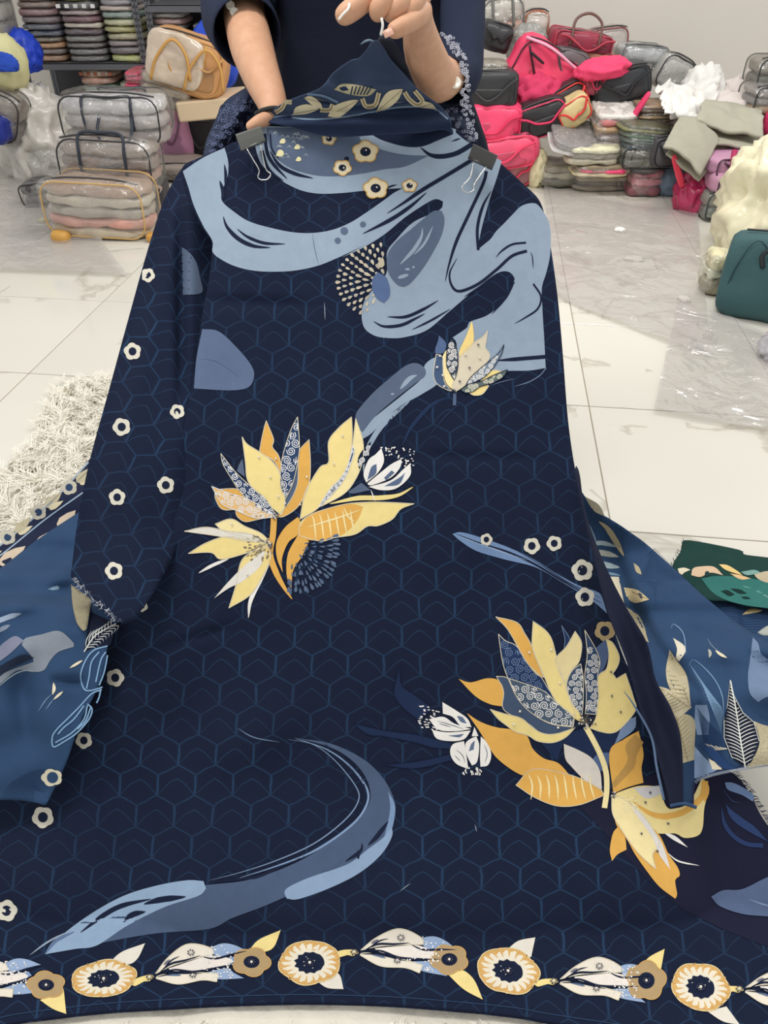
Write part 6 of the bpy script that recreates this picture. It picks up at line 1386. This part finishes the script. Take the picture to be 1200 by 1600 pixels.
lump('plastic_bag', 'pale yellow plastic bag at the foot of the pink bags', 'bag', (820, 232, 852, 284), floorD(290), (222, 214, 176), .14, 67, .3, 8, onfloor=True)
pack('cream folded pack lying on the black boxy case', (715, 98, 790, 116), dy(750, 116, 4.7), (214, 202, 182), .2, seed=68)
RB('carry_bag', 'clear handbag with dark piping, highest behind the pink backpack', 'bag', (752, 4, 820, 68), dy(790, 68, 5.15), (210, 190, 176), (110, 112, 112), (120, 120, 116), .14, clear=True, seed=69, contents=[(206, 160, 140), (214, 208, 200)], roll=-8, hh=.3)
RB('carry_bag', 'clear bag with orange piping right of the highest clear handbag', 'bag', (812, 24, 852, 80), dy(830, 80, 5.15), (210, 200, 190), (170, 96, 60), None, .1, clear=True, seed=70, contents=[(216, 206, 196)])
RB('carry_bag', 'small black bag under the highest clear handbag', 'bag', (744, 40, 792, 78), dy(770, 78, 5.0), (40, 40, 44), None, None, .18, seed=71, roll=12)
lump('plastic_bag', 'grey clear plastic behind the pink backpack', 'bag', (790, 48, 852, 100), dy(820, 98, 5.05), (190, 192, 188), .2, 72, .3, 9, sheer=True)
RB('carry_bag', 'dark grey mesh bag between the pink backpack and the maroon bag', 'bag', (842, 82, 900, 142), dy(870, 142, 4.9), (104, 96, 98), (84, 80, 84), None, .2, seed=73, roll=14)
mb = RB('carry_bag', 'maroon bag with clear top and round handle lying on the heap', 'bag', (852, 52, 950, 82), dy(900, 82, 5.0), (142, 44, 66), (176, 60, 78), (110, 80, 72), .26, seed=74, roll=8, hh=.8, handles=1)
RB('carry_bag', 'tan brown flat bag directly under the maroon bag', 'bag', (862, 78, 952, 98), dy(905, 98, 5.0), (160, 112, 84), (110, 70, 60), None, .26, seed=75, roll=6)
RB('carry_bag', 'dark blue clear bag under the tan brown bag', 'bag', (866, 92, 960, 112), dy(910, 112, 4.98), (70, 84, 100), (44, 50, 60), None, .26, seed=76, clear=True, contents=[(66, 88, 110)], roll=4)
RB('carry_bag', 'clear bag with maroon piping against the wall', 'bag', (915, 48, 978, 92), dy(945, 92, 5.2), (214, 204, 198), (130, 60, 66), None, .12, clear=True, seed=77, contents=[(206, 196, 190)], roll=-6)
RB('carry_bag', 'flat clear case with grey piping right of the maroon bag', 'bag', (958, 72, 1036, 100), dy(1000, 100, 5.1), (200, 204, 206), (112, 118, 122), None, .24, clear=True, seed=78, contents=[(196, 200, 204)], roll=4)
RB('carry_bag', 'clear case with black piping standing behind the black duffel', 'bag', (1005, 90, 1062, 142), dy(1035, 142, 4.95), (190, 190, 190), (50, 52, 56), None, .16, clear=True, seed=79, contents=[(188, 188, 186)], roll=24)
RB('duffel_bag', 'black duffel bag tilted on the middle of the heap', 'bag', (922, 108, 1014, 158), dy(965, 158, 4.75), (38, 42, 48), (28, 30, 34), None, .22, seed=80, roll=-14)
lump('strap_bundle', 'bright pink folded straps lying on the black duffel', 'straps', (900, 94, 982, 122), dy(940, 120, 4.68), (236, 68, 112), .16, 81, .3, 5, roll=-8)
RB('carry_bag', 'pink ringed handle bag between grey mesh bag and duffel', 'bag', (898, 112, 945, 146), dy(920, 146, 4.72), (170, 70, 92), (206, 64, 100), (190, 80, 100), .12, seed=82, handles=1, hh=.2)
RB('carry_bag', 'black bag with pink edge under the pink straps', 'bag', (806, 160, 888, 210), dy(845, 210, 4.62), (34, 34, 38), (214, 50, 96), None, .2, seed=83, roll=-18)
RB('carry_bag', 'red edged black bag behind the cream roll', 'bag', (868, 132, 925, 178), dy(895, 178, 4.72), (52, 40, 44), (222, 54, 56), None, .16, seed=84, roll=-30)
RB('clothes_roll', 'cream packed roll with red edge, tilted in the heap', 'bag', (876, 152, 928, 190), dy(900, 190, 4.58), (214, 194, 140), (216, 60, 56), None, .16, seed=85, roll=-32, zip_=False)
pack('flat grey white shirt pack below the cream roll', (856, 205, 930, 222), dy(890, 222, 4.5), (196, 190, 190), .3, seed=86, roll=10, tilt=18)
pack('floral white garment pack right of the cream roll', (922, 168, 990, 190), dy(950, 190, 4.6), (204, 188, 178), .26, seed=87, stripe=(196, 120, 120), tilt=10)
pack('tan and white garment pack under the floral white pack', (920, 188, 985, 210), dy(950, 210, 4.58), (172, 140, 104), .26, seed=88, tilt=10)
pack('mauve floral garment pack in the middle of the heap', (922, 208, 985, 230), dy(950, 230, 4.54), (178, 160, 160), .26, seed=89)
pack('cream bundle in clear wrap in front of the grey shirt pack', (884, 228, 962, 252), dy(920, 252, 4.42), (186, 178, 152), .2, seed=90)
pack('greenish grey pack at the foot of the heap', (838, 254, 900, 284), floorD(288), (150, 146, 128), .24, seed=91)
pack('long beige pack with pink trim at the foot of the heap', (894, 254, 980, 270), dy(935, 270, 4.42), (196, 176, 140), .2, seed=92, stripe=(232, 72, 116))
pack('long grey pack lying on the floor under the pink trimmed pack', (890, 270, 980, 290), floorD(291), (160, 150, 138), .24, seed=93)
pack('small rose pack at the front edge beside the pink trimmed pack', (976, 262, 1026, 298), floorD(300), (186, 112, 124), .22, seed=94)
pack('dark charcoal pack above the small rose pack', (975, 238, 1024, 264), dy(1000, 264, 4.45), (62, 60, 62), .26, seed=95)
mm_ = mesh_obj('shoulder_strap', *xf(soft_box(.025, .05, .25, 3, e=4, amp=.003), Matrix.Rotation(R(28), 4, 'Y')), mat('bag_fabric', (228, 62, 108), .55)); mm_.location = at(968, 215, dy(968, 215, 4.5)); ev(mm_, 'bright pink strap standing between the floral packs and striped packs', 'strap')
for k, (y, c, nm) in enumerate(((200, (150, 120, 84), 'tan brown'), (190, (120, 92, 66), 'dark brown'), (180, (176, 146, 104), 'light tan'), (170, (140, 112, 84), 'brown'))):
    pack(f'{nm} folded pack, {ordn[k]} of the brown stack right of the duffel', (990, y-10, 1044, y), dy(1015, y, 4.6), c, .26, seed=100+k, group='brown packs in the heap')
for k, (y, c, nm) in enumerate(((238, (70, 80, 76), 'dark grey green'), (228, (44, 84, 104), 'teal blue'), (219, (120, 148, 140), 'pale teal'), (210, (64, 92, 70), 'dark green'), (201, (130, 130, 84), 'olive'))):
    pack(f'{nm} folded pack, {ordn[k]} of the striped stack by the pink strap', (968 - k, y-10, 1044 - k, y), dy(1005, y, 4.45), c, .28, seed=110+k, group='green and blue packs in the heap', roll=5)
RB('packed_bag', 'dark green clear bag below the striped stack', 'bag', (958, 226, 1044, 258), dy(1000, 258, 4.42), (60, 66, 60), (34, 36, 38), None, .24, clear=True, seed=116, contents=[(70, 76, 66), (92, 96, 84)])
RB('carry_bag', 'black bag under the white sleeve, beside the trousers', 'bag', (1010, 212, 1050, 256), dy(1030, 256, 4.35), (76, 74, 78), (40, 40, 44), None, .2, seed=117)
o = sheet('white_sleeve', 'white cloth strip hanging over the black bag', 'cloth', (at(994, 238, 4.0), at(1006, 244, 4.0), at(1052, 218, 4.05), at(1048, 208, 4.08)), mat('white_cotton', (226, 222, 220), .8), 14, 8, .008, 9, 3)
lump('cloth_bundle', 'denim blue printed ball shaped bundle on the floor', 'bundle', (1016, 250, 1062, 298), floorD(302), (110, 126, 146), .2, 120, .16, 6, onfloor=True)
lump('plastic_bag', 'magenta crumpled plastic bag on the floor below the trousers', 'bag', (1052, 276, 1102, 328), floorD(328), (176, 30, 84), .2, 121, .42, 8, rough=.3, coat=.5, onfloor=True)
mm_ = mesh_obj('shoulder_strap', *xf(soft_box(.03, .02, .17, 3, e=4, amp=.003), Matrix.Rotation(R(-28), 4, 'Y')), mat('bag_fabric', (228, 62, 88), .55)); mm_.location = at(1066, 292, dy(1066, 292, 4.05)); ev(mm_, 'red pink strap showing under the hanging trouser leg', 'strap')
RB('packed_bag', 'small grey teal bag on the floor beside the magenta bag', 'bag', (1090, 294, 1128, 338), floorD(341), (112, 124, 118), (60, 64, 62), None, .16, seed=122, onfloor=True, clear=True, contents=[(104, 118, 112), (140, 146, 138)])
RB('carry_bag', 'lilac bag with magenta straps, upper one under the trousers', 'bag', (1098, 240, 1215, 268), dy(1150, 268, 4.05), (190, 140, 170), (80, 50, 66), None, .28, seed=123, zip_=False)
RB('carry_bag', 'lilac pink bag with dark edge, lower one above the cream plastic', 'bag', (1100, 266, 1205, 300), dy(1150, 300, 4.0), (196, 146, 172), (60, 40, 54), None, .26, seed=124, zip_=False)
for k, x in enumerate((1146, 1178)):
    d = dy(x, 270, 4.05) - .165; o = mesh_obj('bag_strap', *tube([at(x + 2, 236, d), at(x, 252, d - .01), at(x - 1, 268, d - .01), at(x - 4, 284, d)], .014, 8, step=4), mat('magenta_webbing', (170, 34, 84), .6)); ev(o, ['magenta strap over the lilac bags, nearer the trousers', 'magenta strap over the lilac bags, nearer the cream plastic'][k], 'strap')
RB('mesh_bag', 'dark mesh bag at the top right against the wall', 'bag', (1164, 92, 1240, 138), dy(1200, 138, 4.65), (104, 104, 98), (50, 54, 54), None, .22, seed=125, clear=True, contents=[(88, 88, 84), (130, 124, 112)])
RB('packed_bag', 'grey and tan clear bag below the dark mesh bag', 'bag', (1156, 134, 1240, 176), dy(1200, 176, 4.5), (130, 120, 112), (48, 48, 52), None, .26, seed=126, clear=True, contents=[(150, 122, 90), (110, 108, 108), (140, 136, 134)])
RB('carry_bag', 'bright pink box bag at the right edge behind the trousers', 'bag', (1184, 174, 1250, 208), dy(1210, 208, 4.4), (226, 60, 110), (240, 150, 180), None, .2, seed=127)
RB('packed_bag', 'dark green bag under the trousers at the right edge', 'bag', (1120, 214, 1240, 244), dy(1180, 244, 4.4), (70, 74, 68), (40, 42, 42), None, .3, seed=128)
RB('packed_bag', 'brown packed bag deep in the heap behind the white shirt', 'bag', (1040, 165, 1160, 225), dy(1100, 225, 4.85), (130, 116, 104), None, None, .3, seed=129)
RB('packed_bag', 'taupe packed bag deep in the heap behind the trousers', 'bag', (1040, 215, 1130, 275), dy(1090, 275, 4.5), (126, 112, 110), None, None, .26, seed=130)
# crumpled white cloth, grey trousers
sheet('white_cloth', 'crumpled white cotton cloth thrown over the heap', 'cloth', (at(1034, 190, 3.85), at(1112, 196, 3.88), at(1122, 128, 4.15), at(1026, 138, 4.15)), mat('white_cotton', (228, 226, 222), .8), 44, 36, .045, 9, 5, .004)
lump('white_cloth', 'bunched white cotton top with peak beside the crumpled cloth', 'cloth', (1062, 112, 1120, 168), dy(1090, 168, 4.72), (226, 224, 220), .22, 140, .42, 7)
sheet('white_cloth', 'pale pinkish white cloth draped from the mesh bag to the trousers', 'cloth', (at(1100, 168, 4.00), at(1162, 172, 4.00), at(1186, 100, 4.30), at(1118, 140, 4.20)), mat('off_white_cotton', (216, 206, 202), .8), 36, 30, .028, 7, 8, .004)
tr_m = mat('grey_linen', (164, 162, 145), .85, bump=.4, bscale=120, var=.12, vscale=12)
sheet('grey_trousers', 'folded grey linen trouser leg hanging diagonally down the heap', 'trousers', (at(1034, 232, 3.72), at(1094, 276, 3.70), at(1124, 218, 3.78), at(1060, 184, 3.83)), tr_m, 34, 26, .012, 5, 13, .012, sagf=lambda u, t: (0, 0, .035*math.sin(math.pi*u)))
sheet('grey_trousers', 'folded grey linen trouser layer just under the hanging leg', 'trousers', (at(1040, 240, 3.77), at(1092, 284, 3.76), at(1140, 224, 3.83), at(1070, 192, 3.88)), tr_m, 30, 22, .010, 5, 15, .010)
sheet('grey_trousers', 'grey green folded trousers lying across the top right of the heap', 'trousers', (at(1086, 192, 3.78), at(1190, 218, 3.80), at(1184, 172, 4.00), at(1102, 158, 4.00)), mat('grey_linen', (172, 170, 153), .85, bump=.4, bscale=120, var=.12, vscale=12), 36, 24, .016, 5, 17, .014, sagf=lambda u, t: (0, 0, .03*math.sin(math.pi*t)))
sheet('grey_trousers', 'lowest grey linen fold above the lilac bags', 'trousers', (at(1100, 222, 3.77), at(1215, 240, 3.77), at(1215, 222, 3.90), at(1110, 205, 3.90)), tr_m, 30, 16, .010, 5, 19, .012)

# ============================================================ things nearer on the right
lump('plastic_bag', 'big cream yellow crumpled plastic bag at the right edge', 'bag', (1118, 266, 1270, 420), floorD(392), (228, 222, 190), .5, 150, .5, 7, rough=.35, coat=.3, onfloor=True, sub=5)
pack('small cream wrapped pack standing behind the teal bag', (1094, 396, 1160, 452), floorD(456), (212, 204, 166), .12, seed=151, film_=True)
# teal holdall
tw = floorD(512); t = empty('holdall', 'teal holdall with dark handles standing on the tiles at the right edge', 'bag')
tm_ = mat('teal_canvas', (50, 86, 90), .75, bump=.35, bscale=90, var=.14, vscale=7)
w_, h_ = .46, .30
V, Fc = soft_box(w_, .26, h_, 160, e=8, amp=.012, fs=5)
V = [(x*(1 - .05*max(0, z/h_ - .3)), y*(1 - .7*max(0, z/h_ - .3)), z + .015*math.sin(x*9)*(z/h_)) for x, y, z in V]
child('body', (V, Fc), tm_, t)
child('seam', tube([(-w_*.44, -.112, .10), (-w_*.40, -.10, .2), (-w_*.30, -.082, .285), (-.05, -.075, .22), (.12, -.09, .19)], .0022, 5, step=5), mat('dark_teal_seam', (24, 58, 62), .7), t)
for s in (-1, 1): child('handle', tube([(-.10, s*.10, .20), (-.11, s*.115, .25), (-.05, s*.12, .29), (.04, s*.12, .29), (.10, s*.115, .25), (.09, s*.10, .20)], .009, 8, step=6), mat('dark_leather', (30, 40, 46), .45), t)
child('zipper', tube([(-w_*.4, 0, .296), (0, 0, .305), (w_*.4, 0, .296)], .004, 5, step=4), mat('zip', (60, 58, 60), .4), t)
c = G(1222, 500); t.location = (c.x, c.y + .06, 0); t.rotation_euler = (0, 0, R(-24))
lump('foil_pack', 'shiny silver plastic corner at the right edge below the teal holdall', 'pack', (1186, 520, 1250, 562), floorD(560), (190, 190, 196), .14, 170, .4, 9, rough=.15, coat=1, onfloor=True)
# thin clear plastic spread on the tiles
def film_sheet(label, corners, seed):
    sheet('plastic_sheet', label, 'plastic', corners, film('thin_clear_film', (220, 214, 214), .30, .22, 9), 60, 50, .010, 6, seed, 0)
film_sheet('thin clear plastic sheet lying on the tiles in front of the heap', (G(860, 460, .012), G(1110, 560, .012), G(1090, 335, .012), G(850, 292, .012)), 5)
film_sheet('thin clear plastic sheet lying on the tiles beside the teal holdall', (G(1020, 640, .012), G(1290, 690, .012), G(1200, 520, .012), G(1060, 470, .012)), 9)
film_sheet('thin clear plastic sheet on the tiles at the left in front of the sack', (G(-60, 420, .012), G(200, 430, .012), G(70, 262, .012), G(-60, 252, .012)), 12)
for k, (x, y) in enumerate(((968, 360), (985, 405), (1068, 468), (70, 345))):
    o = lump('paper_scrap', ['tiny white scrap on the plastic sheet near the heap', 'white tangled scrap in the middle of the clear sheet', 'small white scrap near the teal holdall', 'pale yellow scrap beside the beige clear bag'][k], 'scrap', (x-8, y-2, x+8 + 10*(k == 1), y+2), floorD(y), (236, 234, 226) if k < 3 else (222, 220, 180), .05, 200+k, .7, 9, onfloor=True, sub=3)
